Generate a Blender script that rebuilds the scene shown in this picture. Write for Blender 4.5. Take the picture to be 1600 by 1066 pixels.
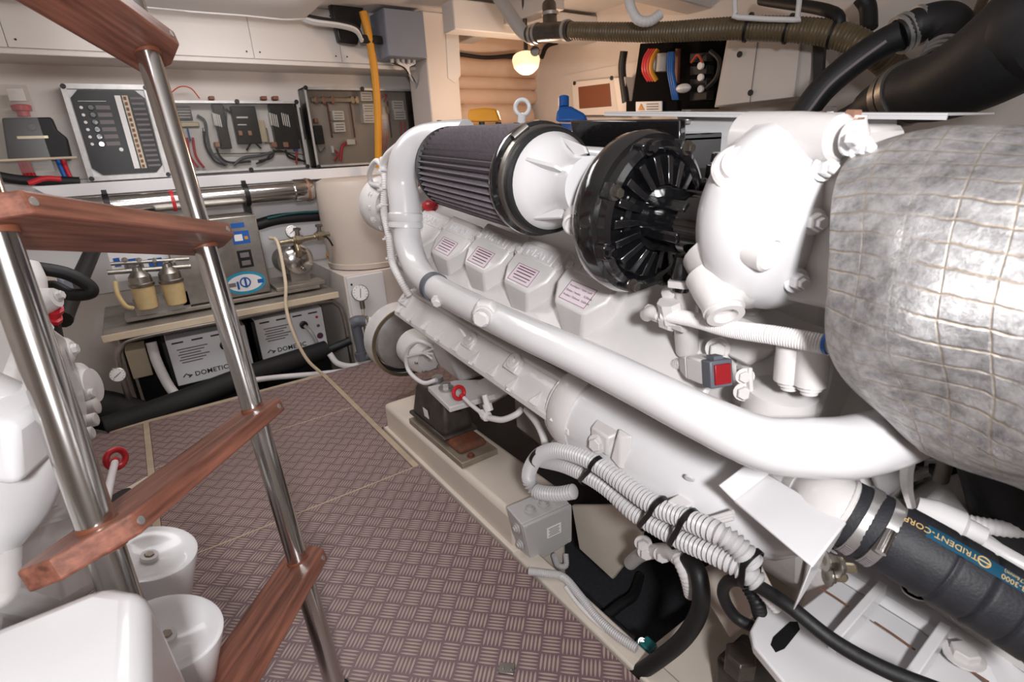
import bpy, bmesh, math, random
from mathutils import Vector, Matrix
random.seed(7)
for o in list(bpy.data.objects): bpy.data.objects.remove(o)
sc = bpy.context.scene; col = sc.collection
V = Vector; PI = math.pi
# ---------------------------------------------------------------- camera
CAMH = 1.05; F = 822.0          # camera height above the floor plates, focal length in pixels of the 1600x1066 frame
CM = Matrix(((0.81391867, 0.23577803, -0.53098504), (-0.57872167, 0.24854354, -0.77672861), (-0.05116264, 0.93948647, 0.33874409)))
cd = bpy.data.cameras.new('camera'); cam = bpy.data.objects.new('camera', cd); col.objects.link(cam)
cd.sensor_width = 36; cd.lens = 36*F/1600; cd.clip_start = 0.02
cam.matrix_world = Matrix.Translation((0, 0, CAMH)) @ CM.to_4x4()
cd.dof.use_dof = True; cd.dof.focus_distance = 1.25; cd.dof.aperture_fstop = 7.0
sc.camera = cam
# ---------------------------------------------------------------- light
w = bpy.data.worlds.new('room_air'); sc.world = w; w.use_nodes = True
w.node_tree.nodes['Background'].inputs[0].default_value = (0.93, 0.95, 1.0, 1)
w.node_tree.nodes['Background'].inputs[1].default_value = 0.3
def area(name, loc, target, size, power, color=(1, 1, 1), sy=None):
    l = bpy.data.lights.new(name, 'AREA'); l.energy = power; l.color = color; l.size = size
    if sy: l.shape = 'RECTANGLE'; l.size_y = sy
    o = bpy.data.objects.new(name, l); col.objects.link(o); o.location = loc
    o.rotation_euler = (V(target)-V(loc)).to_track_quat('-Z', 'Y').to_euler(); return o
area('camera_flash', (-0.12, -0.40, 1.27), (0.75, 1.2, 0.75), 0.12, 17, (1, 0.985, 1.0))
area('fill_light_aisle', (0.25, 1.7, 1.70), (0.25, 1.7, 0), 0.9, 6, (1, 0.97, 0.97), 0.35)  # unseen fill added overhead for ambient light in the aisle
area('fill_light_aft', (0.3, -0.5, 1.66), (0.5, 0.6, 0.6), 0.9, 2.5, (1, 0.97, 0.97), 0.5)  # added ambient fill behind the camera, no lamp seen there
area('fill_light_forward', (0.4, 2.5, 1.69), (0.3, 3.2, 0.5), 0.8, 7, (1, 0.97, 0.97), 0.2)  # added ambient fill aimed at the back bulkhead, not a visible lamp
sc.view_settings.view_transform = 'Standard'; sc.view_settings.look = 'None'
sc.view_settings.exposure = 0.33; sc.view_settings.gamma = 1; sc.view_settings.use_curve_mapping = False
# ---------------------------------------------------------------- helpers
def ray(px, py): return CM @ V((px-800, -(py-533), -F))/F
def P(px, py, X=None, Y=None, Z=None, d=None):
    r = ray(px, py)
    if X is not None: s = X/r.x
    elif Y is not None: s = Y/r.y
    elif Z is not None: s = (Z-CAMH)/r.z
    else: s = d
    return V((0, 0, CAMH))+r*s
ES = 0.0857                      # the engines lie nose-up by their shaft angle
def Q(x, y, zr): return V((x, y, zr+ES*(y-1)+CAMH))
EA = V((0, -1, -ES)).normalized(); EU = V((0, -ES, 1)).normalized(); EX = V((1, 0, 0))
WP = {}
def srgb(c): return tuple(((x/255)/12.92 if x/255 <= .04045 else ((x/255+.055)/1.055)**2.4) for x in c)
MT = {}
def mat(name, c, rough=.5, metal=0, var=.0, vs=8, bump=0, bs=60, coat=0, c2=None, spec=.5, detail=4):
    m = bpy.data.materials.new(name); m.use_nodes = True; nt = m.node_tree; b = nt.nodes['Principled BSDF']
    c = srgb(c); b.inputs['Base Color'].default_value = (*c, 1); b.inputs['Roughness'].default_value = rough
    b.inputs['Metallic'].default_value = metal; b.inputs['Coat Weight'].default_value = coat
    b.inputs['Specular IOR Level'].default_value = spec
    if var or c2 or bump:
        g = nt.nodes.new('ShaderNodeNewGeometry')
    if var or c2:
        n = nt.nodes.new('ShaderNodeTexNoise'); n.inputs['Scale'].default_value = vs; n.inputs['Detail'].default_value = detail
        nt.links.new(g.outputs['Position'], n.inputs['Vector'])
        r = nt.nodes.new('ShaderNodeValToRGB'); r.color_ramp.elements[0].position = .35; r.color_ramp.elements[1].position = .65
        a = srgb(c2) if c2 else tuple(x*(1-var) for x in c)
        r.color_ramp.elements[0].color = (*a, 1); r.color_ramp.elements[1].color = (*c, 1)
        nt.links.new(n.outputs['Fac'], r.inputs['Fac']); nt.links.new(r.outputs['Color'], b.inputs['Base Color'])
    if bump:
        n = nt.nodes.new('ShaderNodeTexNoise'); n.inputs['Scale'].default_value = bs; n.inputs['Detail'].default_value = 3
        nt.links.new(g.outputs['Position'], n.inputs['Vector'])
        bp = nt.nodes.new('ShaderNodeBump'); bp.inputs['Strength'].default_value = bump; bp.inputs['Distance'].default_value = .002
        nt.links.new(n.outputs['Fac'], bp.inputs['Height']); nt.links.new(bp.outputs['Normal'], b.inputs['Normal'])
    MT[name] = m; return m
mat('white_paint', (222, 221, 222), .26, var=.06, vs=6, bump=.12, bs=25, coat=.3)
mat('white_cast', (216, 213, 211), .34, var=.10, vs=9, bump=.35, bs=45, coat=.2)
mat('white_plain', (226, 225, 226), .4)
mat('wall_paint', (216, 207, 200), .5, var=.06, vs=2.5)
mat('panel_paint', (214, 206, 199), .45, var=.05, vs=3)
mat('ceiling_vinyl', (214, 210, 207), .55, var=.05, vs=4, bump=.1, bs=200)
mat('black_gloss', (19, 19, 21), .15, coat=.8, bump=.25, bs=60, var=.2)
mat('black_rubber', (24, 24, 26), .55, var=.3, vs=30, bump=.2, bs=150)
mat('hose_rubber', (40, 41, 46), .6, var=.25, vs=60, bump=.3, bs=300)
mat('black_plastic', (18, 18, 19), .4)
mat('black_matt', (12, 12, 13), .9, spec=.1)
mat('black_foam', (13, 12, 13), .7, bump=.5, bs=80)
mat('dark_bilge', (26, 24, 25), .8, var=.5, vs=7, bump=.5, bs=40)
mat('bilge_mat', (44, 44, 49), .85, var=.3, vs=90, bump=.3, bs=120)
mat('steel', (205, 203, 200), .16, 1)
mat('steel_dull', (170, 165, 158), .38, 1, var=.2, vs=20)
mat('galvanised', (190, 188, 186), .45, .8, var=.15, vs=30)
mat('grey_plastic', (176, 174, 172), .45)
mat('grey_dark', (92, 96, 104), .45)
mat('grey_box', (124, 130, 143), .45, var=.05)
mat('grey_metal', (150, 142, 132), .45, .3, var=.25, vs=15)
mat('board_grey', (172, 164, 158), .5, var=.05)
mat('gelcoat', (216, 205, 192), .4, var=.10, vs=4, bump=.15, bs=30)
mat('cream', (214, 198, 172), .5, var=.12, vs=8)
mat('red', (196, 40, 50), .35)
mat('red_dark', (140, 22, 28), .4)
mat('orange_red', (190, 70, 40), .5)
mat('blue', (26, 92, 170), .4)
mat('blue_ring', (40, 150, 185), .4)
mat('yellow_hose', (214, 146, 30), .45, var=.08)
mat('copper', (168, 128, 108), .4, .5)
mat('brass', (176, 164, 140), .3, .9)
mat('bronze_hose', (104, 90, 66), .4, var=.2, vs=25)
mat('beige_bowl', (214, 190, 140), .4, var=.1, vs=40)
mat('tank_plastic', (204, 190, 178), .45, var=.05, vs=3)
mat('ink', (40, 38, 42), .6)
mat('ink_soft', (120, 112, 114), .6)
mat('ink_purple', (96, 44, 72), .6)
mat('label_pale', (222, 208, 214), .45)
mat('label_white', (235, 233, 232), .45)
mat('rust', (120, 62, 38), .8, var=.5, vs=60, bump=.6, bs=120, c2=(88, 60, 46))
mat('mount_iron', (78, 72, 66), .35, .3, var=.35, vs=25, bump=.4, bs=60)
mat('plate_steel', (158, 146, 130), .5, .4, var=.25, vs=18)
mat('insulation', (226, 196, 172), .7, var=.08, vs=5, bump=.3, bs=40)
mat('teal', (30, 110, 110), .5, var=.3, vs=60)
mat('hose_teal', (22, 74, 98), .5)
mat('gold_print', (206, 176, 120), .5)
mat('pleat_cloth', (134, 126, 134), .55, var=.25, vs=120)
mat('rope_white', (220, 217, 216), .6)
mat('conduit_grey', (190, 188, 188), .42)
mat('strip_beige', (186, 168, 146), .5, var=.15, vs=20)
mat('stain', (126, 80, 52), .7, var=.4, vs=80)
mat('wood_plug', (120, 70, 48), .5)
def clear_mat():
    m = bpy.data.materials.new('clear_acrylic'); m.use_nodes = True; nt = m.node_tree; nt.nodes.clear()
    o = nt.nodes.new('ShaderNodeOutputMaterial'); t = nt.nodes.new('ShaderNodeBsdfTransparent'); g = nt.nodes.new('ShaderNodeBsdfGlossy')
    t.inputs[0].default_value = (.90, .89, .87, 1); g.inputs['Roughness'].default_value = .22
    fr = nt.nodes.new('ShaderNodeFresnel'); fr.inputs[0].default_value = 1.5
    mx = nt.nodes.new('ShaderNodeMixShader'); nt.links.new(fr.outputs[0], mx.inputs[0])
    nt.links.new(t.outputs[0], mx.inputs[1]); nt.links.new(g.outputs[0], mx.inputs[2]); nt.links.new(mx.outputs[0], o.inputs[0]); MT['clear'] = m
clear_mat()
def math_nodes(nt):
    def mk(op, a, b=None, c=None):
        n = nt.nodes.new('ShaderNodeMath'); n.operation = op
        for i, x in enumerate((a, b, c)):
            if x is None: continue
            if isinstance(x, (int, float)): n.inputs[i].default_value = x
            else: nt.links.new(x, n.inputs[i])
        return n.outputs[0]
    return mk
def tread_mat():
    m = bpy.data.materials.new('tread_sheet'); m.use_nodes = True; nt = m.node_tree; b = nt.nodes['Principled BSDF']; k = math_nodes(nt)
    g = nt.nodes.new('ShaderNodeNewGeometry'); s = nt.nodes.new('ShaderNodeSeparateXYZ'); nt.links.new(g.outputs['Position'], s.inputs[0])
    c = .7071/.045
    x = k('MULTIPLY', k('ADD', s.outputs[0], s.outputs[1]), c); y = k('MULTIPLY', k('SUBTRACT', s.outputs[0], s.outputs[1]), c)
    par = k('MODULO', k('ADD', k('ADD', k('FLOOR', x), k('FLOOR', y)), 2000), 2)
    lx = k('FRACT', x); ly = k('FRACT', y); np_ = k('SUBTRACT', 1, par)
    a = k('ADD', k('MULTIPLY', lx, par), k('MULTIPLY', ly, np_)); bb = k('ADD', k('MULTIPLY', ly, par), k('MULTIPLY', lx, np_))
    q = k('ABSOLUTE', k('SUBTRACT', k('FRACT', k('MULTIPLY', bb, 5)), .5))
    t = k('MULTIPLY', k('SUBTRACT', a, .5), 2.15); wd = k('MULTIPLY', k('SQRT', k('MAXIMUM', k('SUBTRACT', 1, k('MULTIPLY', t, t)), 0)), .33)
    mask = k('MULTIPLY', k('SUBTRACT', wd, q), 9); mr = nt.nodes.new('ShaderNodeClamp'); nt.links.new(mask, mr.inputs[0]); mask = mr.outputs[0]
    n = nt.nodes.new('ShaderNodeTexNoise'); n.inputs['Scale'].default_value = 3; nt.links.new(g.outputs['Position'], n.inputs['Vector'])
    mx = nt.nodes.new('ShaderNodeMix'); mx.data_type = 'RGBA'; mx.inputs[6].default_value = (*srgb((112, 90, 94)), 1); mx.inputs[7].default_value = (*srgb((166, 148, 138)), 1)
    nt.links.new(mask, mx.inputs[0]); nt.links.new(mx.outputs[2], b.inputs['Base Color'])
    b.inputs['Roughness'].default_value = .42
    bp = nt.nodes.new('ShaderNodeBump'); bp.inputs['Strength'].default_value = .5; bp.inputs['Distance'].default_value = .001
    nt.links.new(mask, bp.inputs['Height']); nt.links.new(bp.outputs['Normal'], b.inputs['Normal']); MT['tread'] = m
tread_mat()
def wood_mat():
    m = bpy.data.materials.new('teak'); m.use_nodes = True; nt = m.node_tree; b = nt.nodes['Principled BSDF']
    tc = nt.nodes.new('ShaderNodeTexCoord'); mp = nt.nodes.new('ShaderNodeMapping'); mp.inputs['Scale'].default_value = (4, 60, 60)
    nt.links.new(tc.outputs['Object'], mp.inputs[0]); n = nt.nodes.new('ShaderNodeTexNoise'); n.inputs['Scale'].default_value = 1.6; n.inputs['Detail'].default_value = 6
    nt.links.new(mp.outputs[0], n.inputs['Vector']); r = nt.nodes.new('ShaderNodeValToRGB')
    r.color_ramp.elements[0].position = .3; r.color_ramp.elements[1].position = .72
    r.color_ramp.elements[0].color = (*srgb((96, 58, 46)), 1); r.color_ramp.elements[1].color = (*srgb((164, 106, 86)), 1)
    nt.links.new(n.outputs['Fac'], r.inputs['Fac']); nt.links.new(r.outputs['Color'], b.inputs['Base Color']); b.inputs['Roughness'].default_value = .38
    bp = nt.nodes.new('ShaderNodeBump'); bp.inputs['Strength'].default_value = .15; bp.inputs['Distance'].default_value = .001
    nt.links.new(n.outputs['Fac'], bp.inputs['Height']); nt.links.new(bp.outputs['Normal'], b.inputs['Normal']); MT['teak'] = m
wood_mat()
def blanket_mat():
    m = bpy.data.materials.new('silver_blanket'); m.use_nodes = True; nt = m.node_tree; b = nt.nodes['Principled BSDF']; k = math_nodes(nt)
    uv = nt.nodes.new('ShaderNodeUVMap'); uv.uv_map = 'UVMap'; s = nt.nodes.new('ShaderNodeSeparateXYZ'); nt.links.new(uv.outputs[0], s.inputs[0])
    no = nt.nodes.new('ShaderNodeTexNoise'); no.inputs['Scale'].default_value = 9; nt.links.new(uv.outputs[0], no.inputs['Vector'])
    wob = k('MULTIPLY', k('SUBTRACT', no.outputs['Fac'], .5), .35)
    def line(v, n, wd):
        q = k('ABSOLUTE', k('SUBTRACT', k('FRACT', k('ADD', k('MULTIPLY', v, n), wob)), .5))
        return k('MAXIMUM', k('SUBTRACT', 1, k('DIVIDE', k('SUBTRACT', .5, q), wd)), 0)
    nm = nt.nodes.new('ShaderNodeTexNoise'); nm.inputs['Scale'].default_value = 3.5; nt.links.new(uv.outputs[0], nm.inputs['Vector'])
    vis = k('MINIMUM', k('MAXIMUM', k('MULTIPLY', k('SUBTRACT', nm.outputs['Fac'], .28), 4), .12), 1)
    ln = k('MULTIPLY', k('MAXIMUM', line(s.outputs[1], 52, .09), k('MULTIPLY', line(s.outputs[0], 6, .04), .8)), vis)
    n2 = nt.nodes.new('ShaderNodeTexNoise'); n2.inputs['Scale'].default_value = 45; n2.inputs['Detail'].default_value = 8; n2.inputs['Roughness'].default_value = .75
    g = nt.nodes.new('ShaderNodeNewGeometry'); nt.links.new(g.outputs['Position'], n2.inputs['Vector'])
    vo = nt.nodes.new('ShaderNodeTexChecker'); vo.inputs['Scale'].default_value = 520; nt.links.new(g.outputs['Position'], vo.inputs['Vector'])
    r = nt.nodes.new('ShaderNodeValToRGB'); r.color_ramp.elements[0].position = .3; r.color_ramp.elements[1].position = .6
    r.color_ramp.elements[0].color = (*srgb((116, 114, 114)), 1); r.color_ramp.elements[1].color = (*srgb((198, 197, 197)), 1)
    nt.links.new(n2.outputs['Fac'], r.inputs['Fac'])
    mx = nt.nodes.new('ShaderNodeMix'); mx.data_type = 'RGBA'; mx.inputs[7].default_value = (*srgb((172, 154, 130)), 1)
    fac = k('MULTIPLY', k('MINIMUM', ln, 1), k('MULTIPLY', n2.outputs['Fac'], 1.7))
    nt.links.new(fac, mx.inputs[0]); nt.links.new(r.outputs['Color'], mx.inputs[6]); nt.links.new(mx.outputs[2], b.inputs['Base Color'])
    b.inputs['Metallic'].default_value = .75; b.inputs['Roughness'].default_value = .42
    h = k('ADD', k('MULTIPLY', ln, -.35), k('ADD', k('MULTIPLY', n2.outputs['Fac'], 1.0), k('MULTIPLY', vo.outputs['Fac'], .25)))
    bp = nt.nodes.new('ShaderNodeBump'); bp.inputs['Strength'].default_value = .7; bp.inputs['Distance'].default_value = .003
    nt.links.new(h, bp.inputs['Height']); nt.links.new(bp.outputs['Normal'], b.inputs['Normal']); MT['blanket'] = m
blanket_mat()

def perp(d):
    d = d.normalized(); a = V((0, 0, 1)) if abs(d.z) < .9 else V((1, 0, 0))
    u = a.cross(d).normalized(); return u, d.cross(u)
def catmull(pts, seg=8):
    pts = [V(p) for p in pts]
    if len(pts) < 3: return pts
    out = []; q = [2*pts[0]-pts[1]]+pts+[2*pts[-1]-pts[-2]]
    for i in range(1, len(q)-2):
        for j in range(seg):
            t = j/seg; a, b, c, d = q[i-1], q[i], q[i+1], q[i+2]
            out.append(.5*((2*b)+(c-a)*t+(2*a-5*b+4*c-d)*t*t+(3*b-a-3*c+d)*t**3))
    out.append(pts[-1]); return out
class G:
    def __init__(s): s.v = []; s.f = []; s.uv = None
    def add(s, v, f):
        n = len(s.v); s.v += [V(x) for x in v]; s.f += [tuple(i+n for i in q) for q in f]; return s
    def prism(s, poly, vec):
        n = len(poly); vec = V(vec); a = [V(p) for p in poly]
        nrm = V((0, 0, 0))
        for i in range(n): nrm += (a[i]-a[0]).cross(a[(i+1) % n]-a[0])
        if nrm.dot(vec) > 0: a = a[::-1]
        return s.add(a+[p+vec for p in a], [tuple(range(n)), tuple(range(2*n-1, n-1, -1))]+[(i, i+n, (i+1) % n+n, (i+1) % n) for i in range(n)])
    def frustum(s, bot, top):
        n = len(bot); return s.add(list(bot)+list(top), [tuple(range(n-1, -1, -1)), tuple(range(n, 2*n))]+[(i, (i+1) % n, (i+1) % n+n, i+n) for i in range(n)])
    def box(s, c, sz, ax=None):
        c = V(c); ax = ax or (V((1, 0, 0)), V((0, 1, 0)), V((0, 0, 1))); x, y, z = [V(a)*h*.5 for a, h in zip(ax, sz)]
        return s.add([c-x-y-z, c+x-y-z, c+x+y-z, c-x+y-z, c-x-y+z, c+x-y+z, c+x+y+z, c-x+y+z], [(3, 2, 1, 0), (4, 5, 6, 7), (0, 1, 5, 4), (1, 2, 6, 5), (2, 3, 7, 6), (3, 0, 4, 7)])
    def bb(s, x0, x1, y0, y1, z0, z1): return s.box(((x0+x1)/2, (y0+y1)/2, (z0+z1)/2), (abs(x1-x0), abs(y1-y0), abs(z1-z0)))
    def lathe(s, o, ax, prof, n=32, rf=None):
        o = V(o); ax = V(ax).normalized(); u, w = perp(ax); vs = []; k = len(prof)
        for (t, r) in prof:
            for i in range(n):
                a = 2*PI*i/n; rr = r*(rf(t, a) if rf else 1); vs.append(o+ax*t+(u*math.cos(a)+w*math.sin(a))*rr)
        fs = [(j*n+i, j*n+(i+1) % n, (j+1)*n+(i+1) % n, (j+1)*n+i) for j in range(k-1) for i in range(n)]
        if prof[0][1] > 1e-6: fs.append(tuple(range(n-1, -1, -1)))
        if prof[-1][1] > 1e-6: fs.append(tuple((k-1)*n+i for i in range(n)))
        return s.add(vs, fs)
    def cyl(s, a, b, r, r2=None, n=20):
        a = V(a); b = V(b); return s.lathe(a, b-a, [(0, r), ((b-a).length, r if r2 is None else r2)], n)
    def ring(s, o, ax, ro, ri, h, n=32):
        return s.lathe(o, ax, [(0, ri), (0, ro), (h, ro), (h, ri), (0, ri)], n) if False else s._ring(o, ax, ro, ri, h, n)
    def _ring(s, o, ax, ro, ri, h, n):
        o = V(o); ax = V(ax).normalized(); u, w = perp(ax); vs = []
        for (t, r) in ((0, ri), (0, ro), (h, ro), (h, ri)):
            for i in range(n):
                a = 2*PI*i/n; vs.append(o+ax*t+(u*math.cos(a)+w*math.sin(a))*r)
        return s.add(vs, [(j*n+i, j*n+(i+1) % n, ((j+1) % 4)*n+(i+1) % n, ((j+1) % 4)*n+i) for j in range(4) for i in range(n)])
    def torus(s, o, ax, R, r, n=28, m=10, a0=0, a1=2*PI):
        o = V(o); u, w = perp(V(ax)); pts = [o+(u*math.cos(a0+(a1-a0)*i/n)+w*math.sin(a0+(a1-a0)*i/n))*R for i in range(n+1)]
        return s.tube(pts, r, m, seg=1)
    def tube(s, pts, r, n=12, seg=8, rib=None, cap=True):
        """round tube through points; r a number or one per point; rib=(pitch, depth) gives corrugation"""
        src = [V(p) for p in pts]; path = catmull(src, seg) if seg > 1 else src
        if isinstance(r, (int, float)): rr = [r]*len(path)
        else:
            rr = []
            for i in range(len(path)):
                t = i/(len(path)-1)*(len(r)-1); j = min(int(t), len(r)-2); rr.append(r[j]+(r[j+1]-r[j])*(t-j))
        if rib:
            L = [0]
            for i in range(1, len(path)): L.append(L[-1]+(path[i]-path[i-1]).length)
            m = int(L[-1]/rib[0])*4+1; np_, nr = [], []; j = 0
            for i in range(m):
                x = L[-1]*i/(m-1)
                while j < len(L)-2 and L[j+1] < x: j += 1
                t = (x-L[j])/max(L[j+1]-L[j], 1e-9); np_.append(path[j].lerp(path[j+1], t)); nr.append((rr[j]+(rr[j+1]-rr[j])*t)*(1-(rib[1] if i % 4 == 0 else rib[1]*.55 if i % 2 else 0)))
            path, rr = np_, nr
        k = len(path); vs = []; T = [(path[min(i+1, k-1)]-path[max(i-1, 0)]).normalized() for i in range(k)]
        u, _ = perp(T[0])
        for i in range(k):
            if i:
                ax = T[i-1].cross(T[i])
                if ax.length > 1e-7: u = Matrix.Rotation(T[i-1].angle(T[i]), 3, ax.normalized()) @ u
            u = (u-T[i]*u.dot(T[i])).normalized(); wv = T[i].cross(u)
            for j in range(n):
                a = 2*PI*j/n; vs.append(path[i]+(u*math.cos(a)+wv*math.sin(a))*rr[i])
        fs = [(i*n+j, i*n+(j+1) % n, (i+1)*n+(j+1) % n, (i+1)*n+j) for i in range(k-1) for j in range(n)]
        if cap: fs += [tuple(range(n-1, -1, -1)), tuple((k-1)*n+j for j in range(n))]
        return s.add(vs, fs)
    def sphere(s, c, r, n=20, sc_=(1, 1, 1)):
        c = V(c); m = n//2; vs = [c+V((0, 0, r*sc_[2]))]
        for i in range(1, m):
            for j in range(n): vs.append(c+V((r*math.sin(PI*i/m)*math.cos(2*PI*j/n)*sc_[0], r*math.sin(PI*i/m)*math.sin(2*PI*j/n)*sc_[1], r*math.cos(PI*i/m)*sc_[2])))
        vs.append(c-V((0, 0, r*sc_[2]))); fs = [(0, 1+j, 1+(j+1) % n) for j in range(n)]
        for i in range(m-2): fs += [(1+i*n+j, 1+(i+1)*n+j, 1+(i+1)*n+(j+1) % n, 1+i*n+(j+1) % n) for j in range(n)]
        e = len(vs)-1; fs += [(e, 1+(m-2)*n+(j+1) % n, 1+(m-2)*n+j) for j in range(n)]
        return s.add(vs, fs)
def tagp(o, label=None, cat=None, group=None, kind=None):
    for k, x in (('label', label), ('category', cat), ('group', group), ('kind', kind)):
        if x: o[k] = x
    return o
def link(o, parent, c):
    col.objects.link(o); WP[o.name] = V(c)
    if parent: o.parent = parent; o.location = V(c)-WP[parent.name]
    else: o.location = c
    return o
def obj(name, g, m, parent=None, label=None, cat=None, group=None, kind=None, bev=0, ang=32, seg=2, sm=True, sub=0):
    lo = V([min(v[i] for v in g.v) for i in range(3)]); hi = V([max(v[i] for v in g.v) for i in range(3)]); c = (lo+hi)/2
    me = bpy.data.meshes.new(name); me.from_pydata([v-c for v in g.v], [], g.f)
    if not g.uv:
        bm = bmesh.new(); bm.from_mesh(me); bmesh.ops.recalc_face_normals(bm, faces=bm.faces); bm.to_mesh(me); bm.free()
    else:
        ul = me.uv_layers.new(name='UVMap')
        for p in me.polygons:
            us = [g.uv[me.loops[i].vertex_index] for i in p.loop_indices]
            for i, (a, b) in zip(p.loop_indices, us): ul.data[i].uv = (a, b)
    me.materials.append(MT[m])
    if sm: me.shade_smooth(); me.set_sharp_from_angle(angle=math.radians(ang))
    o = bpy.data.objects.new(name, me); link(o, parent, c)
    if bev:
        b = o.modifiers.new('bevel', 'BEVEL'); b.width = bev; b.segments = seg; b.limit_method = 'ANGLE'; b.angle_limit = math.radians(40); b.harden_normals = False
    if sub:
        b = o.modifiers.new('sub', 'SUBSURF'); b.levels = sub; b.render_levels = sub
    return tagp(o, label, cat, group, kind)
def thing(name, label, cat, loc, group=None):
    o = bpy.data.objects.new(name, None); o.empty_display_size = .05; link(o, None, V(loc)); return tagp(o, label, cat, group)
_bm = {}
def bolt(p, d, r, m='white_cast', parent=None, h=1.0, name='bolt', wash=True):
    """hex head on a washer; r is the across-corner radius"""
    k = (m, wash)
    if k not in _bm:
        g = G()
        if wash: g.cyl((0, 0, 0), (0, 0, .25), 1.45, n=18)
        g.lathe((0, 0, .2 if wash else 0), (0, 0, 1), [(0, 1), (.85, 1), (1.0, .86)], 6)
        me = bpy.data.meshes.new('bolt'); me.from_pydata(g.v, [], g.f); me.materials.append(MT[m]); _bm[k] = me
    o = bpy.data.objects.new(name, _bm[k]); link(o, parent, p); o.rotation_euler = V(d).to_track_quat('Z', 'Y').to_euler(); o.scale = (r, r, r*h); return o
_cy = {}
def knob(p, d, r, h, m, parent, name, n=14):
    k = (m, n)
    if k not in _cy:
        g = G().lathe((0, 0, 0), (0, 0, 1), [(0, 1), (.85, 1), (1, .85)], n)
        me = bpy.data.meshes.new('knob'); me.from_pydata(g.v, [], g.f); me.materials.append(MT[m]); me.shade_smooth(); me.set_sharp_from_angle(angle=.6); _cy[k] = me
    o = bpy.data.objects.new(name, _cy[k]); link(o, parent, p); o.rotation_euler = V(d).to_track_quat('Z', 'Y').to_euler(); o.scale = (r, r, h); return o
def txt(s, size, org, xd, yd, m, parent, name='lettering', ext=.0004, fn=None, sp=1.0, bold=0, align='CENTER', xs=1.0):
    cu = bpy.data.curves.new('t', 'FONT'); cu.body = s; cu.size = size; cu.align_x = align; cu.align_y = 'CENTER'; cu.extrude = ext; cu.resolution_u = 3; cu.space_character = sp; cu.offset = bold
    t = bpy.data.objects.new('t', cu); col.objects.link(t); dg = bpy.context.evaluated_depsgraph_get(); me = bpy.data.meshes.new_from_object(t.evaluated_get(dg))
    bpy.data.objects.remove(t); g = G(); org = V(org); xd = V(xd).normalized(); yd = V(yd); yd = (yd-xd*yd.dot(xd)).normalized(); zd = xd.cross(yd)
    vs = [(fn(v.co) if fn else org+xd*v.co.x*xs+yd*v.co.y+zd*v.co.z) for v in me.vertices]
    g.add(vs, [tuple(p.vertices) for p in me.polygons]); bpy.data.meshes.remove(me)
    return obj(name, g, m, parent, sm=False)
def wb(a, b, Y):
    """world x0,x1,z0,z1 of the upright rectangle at depth Y whose top left and bottom right show at pixels a and b"""
    p = P(*a, Y=Y); q = P(*b, Y=Y); return p.x, q.x, q.z, p.z
def ybox(name, a, b, Y, dep, m, parent=None, bev=.002, **k):
    x0, x1, z0, z1 = wb(a, b, Y); return obj(name, G().bb(x0, x1, Y, Y+dep, z0, z1), m, parent, bev=bev, **k)
def hose(name, pts, r, m, parent=None, n=12, rib=None, seg=8, **k): return obj(name, G().tube(pts, r, n, seg, rib), m, parent, ang=50, **k)
# ================================================================ the setting
YW = 3.5; CZ = 1.82
fl = obj('floor', G().bb(-.95, .66, -.8, 2.66, -.05, -.022), 'strip_beige', kind='structure')
def fpanel(x0, x1, y0, y1): return obj('floor_panel', G().bb(x0, x1, y0, y1, -.02, 0), 'tread', fl, bev=.0015)
XS = -.168; XE = .632
for y0, y1 in ((-.8, 1.558), (1.563, 2.188), (2.193, 2.66)): fpanel(XS+.012, .606 if y1 > 1.6 else XE, y0, y1)
for y0, y1 in ((-.8, 1.9), (1.905, 2.69)): fpanel(-.92, XS-.012, y0, y1)
obj('floor_panel', G().bb(.632, 1.15, 1.925, 2.68, -.02, 0), 'tread', fl, bev=.0015)
obj('joint_strip', G().bb(XS-.011, XS+.011, 1.35, 2.68, -.02, .003), 'strip_beige', fl, bev=.001)
obj('joint_strip', G().bb(.608, .630, 1.56, 2.68, -.02, .003), 'strip_beige', fl, bev=.001)
for y in (1.5605, 2.1905): obj('joint_strip', G().bb(XS+.012, .606, y-.0028, y+.0028, -.02, .0012), 'strip_beige', fl)
obj('joint_strip', G().bb(-.3, .62, 2.66, 2.685, -.02, .004), 'strip_beige', fl, bev=.001)
lp = obj('latch_plate', G().box(P(792, 1045, Z=.002), (.034, .026, .004), (V((.7, -.7, 0)), V((.7, .7, 0)), V((0, 0, 1)))), 'steel_dull', fl, bev=.001)
for s in (-1, 1): knob(P(792, 1045, Z=.004)+V((.7, -.7, 0))*.009*s, (0, 0, 1), .0032, .002, 'steel_dull', lp, 'screw')
obj('bilge_floor', G().bb(-2.2, 3.0, -.9, 3.6, -.42, -.40), 'dark_bilge', kind='structure', label='black bilge bottom below the floor plates', cat='floor')
obj('bilge_mat', G().bb(.84, 1.45, .58, 1.6, -.22, -.20), 'bilge_mat', label='dark speckled mat in the bilge well beside the engine bed', cat='mat')
# back bulkhead
wbk = obj('wall_back', G().bb(-2.2, 1.62, YW, YW+.03, -.4, CZ), 'wall_paint', kind='structure')
def wpanel(parent, x0, x1, z0, z1, y, m='panel_paint', scr=True):
    p = obj('panel', G().bb(x0, x1, y-.008, y, z0, z1), m, parent, bev=.0015)
    if scr:
        for x in (x0+.03, x1-.03):
            for z in (z0+.03, z1-.03): knob((x, y-.008, z), (0, -1, 0), .0045, .0015, 'ink', p, 'screw', 10)
    return p
xs = [-2.15, -1.1, .32, .68, 1.6]
for a, b in zip(xs[:-1], xs[1:]): wpanel(wbk, a+.002, b-.002, 1.03, 1.335, YW)
wpanel(wbk, -2.15, 1.6, .45, 1.026, YW, 'white_plain', False)
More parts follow.
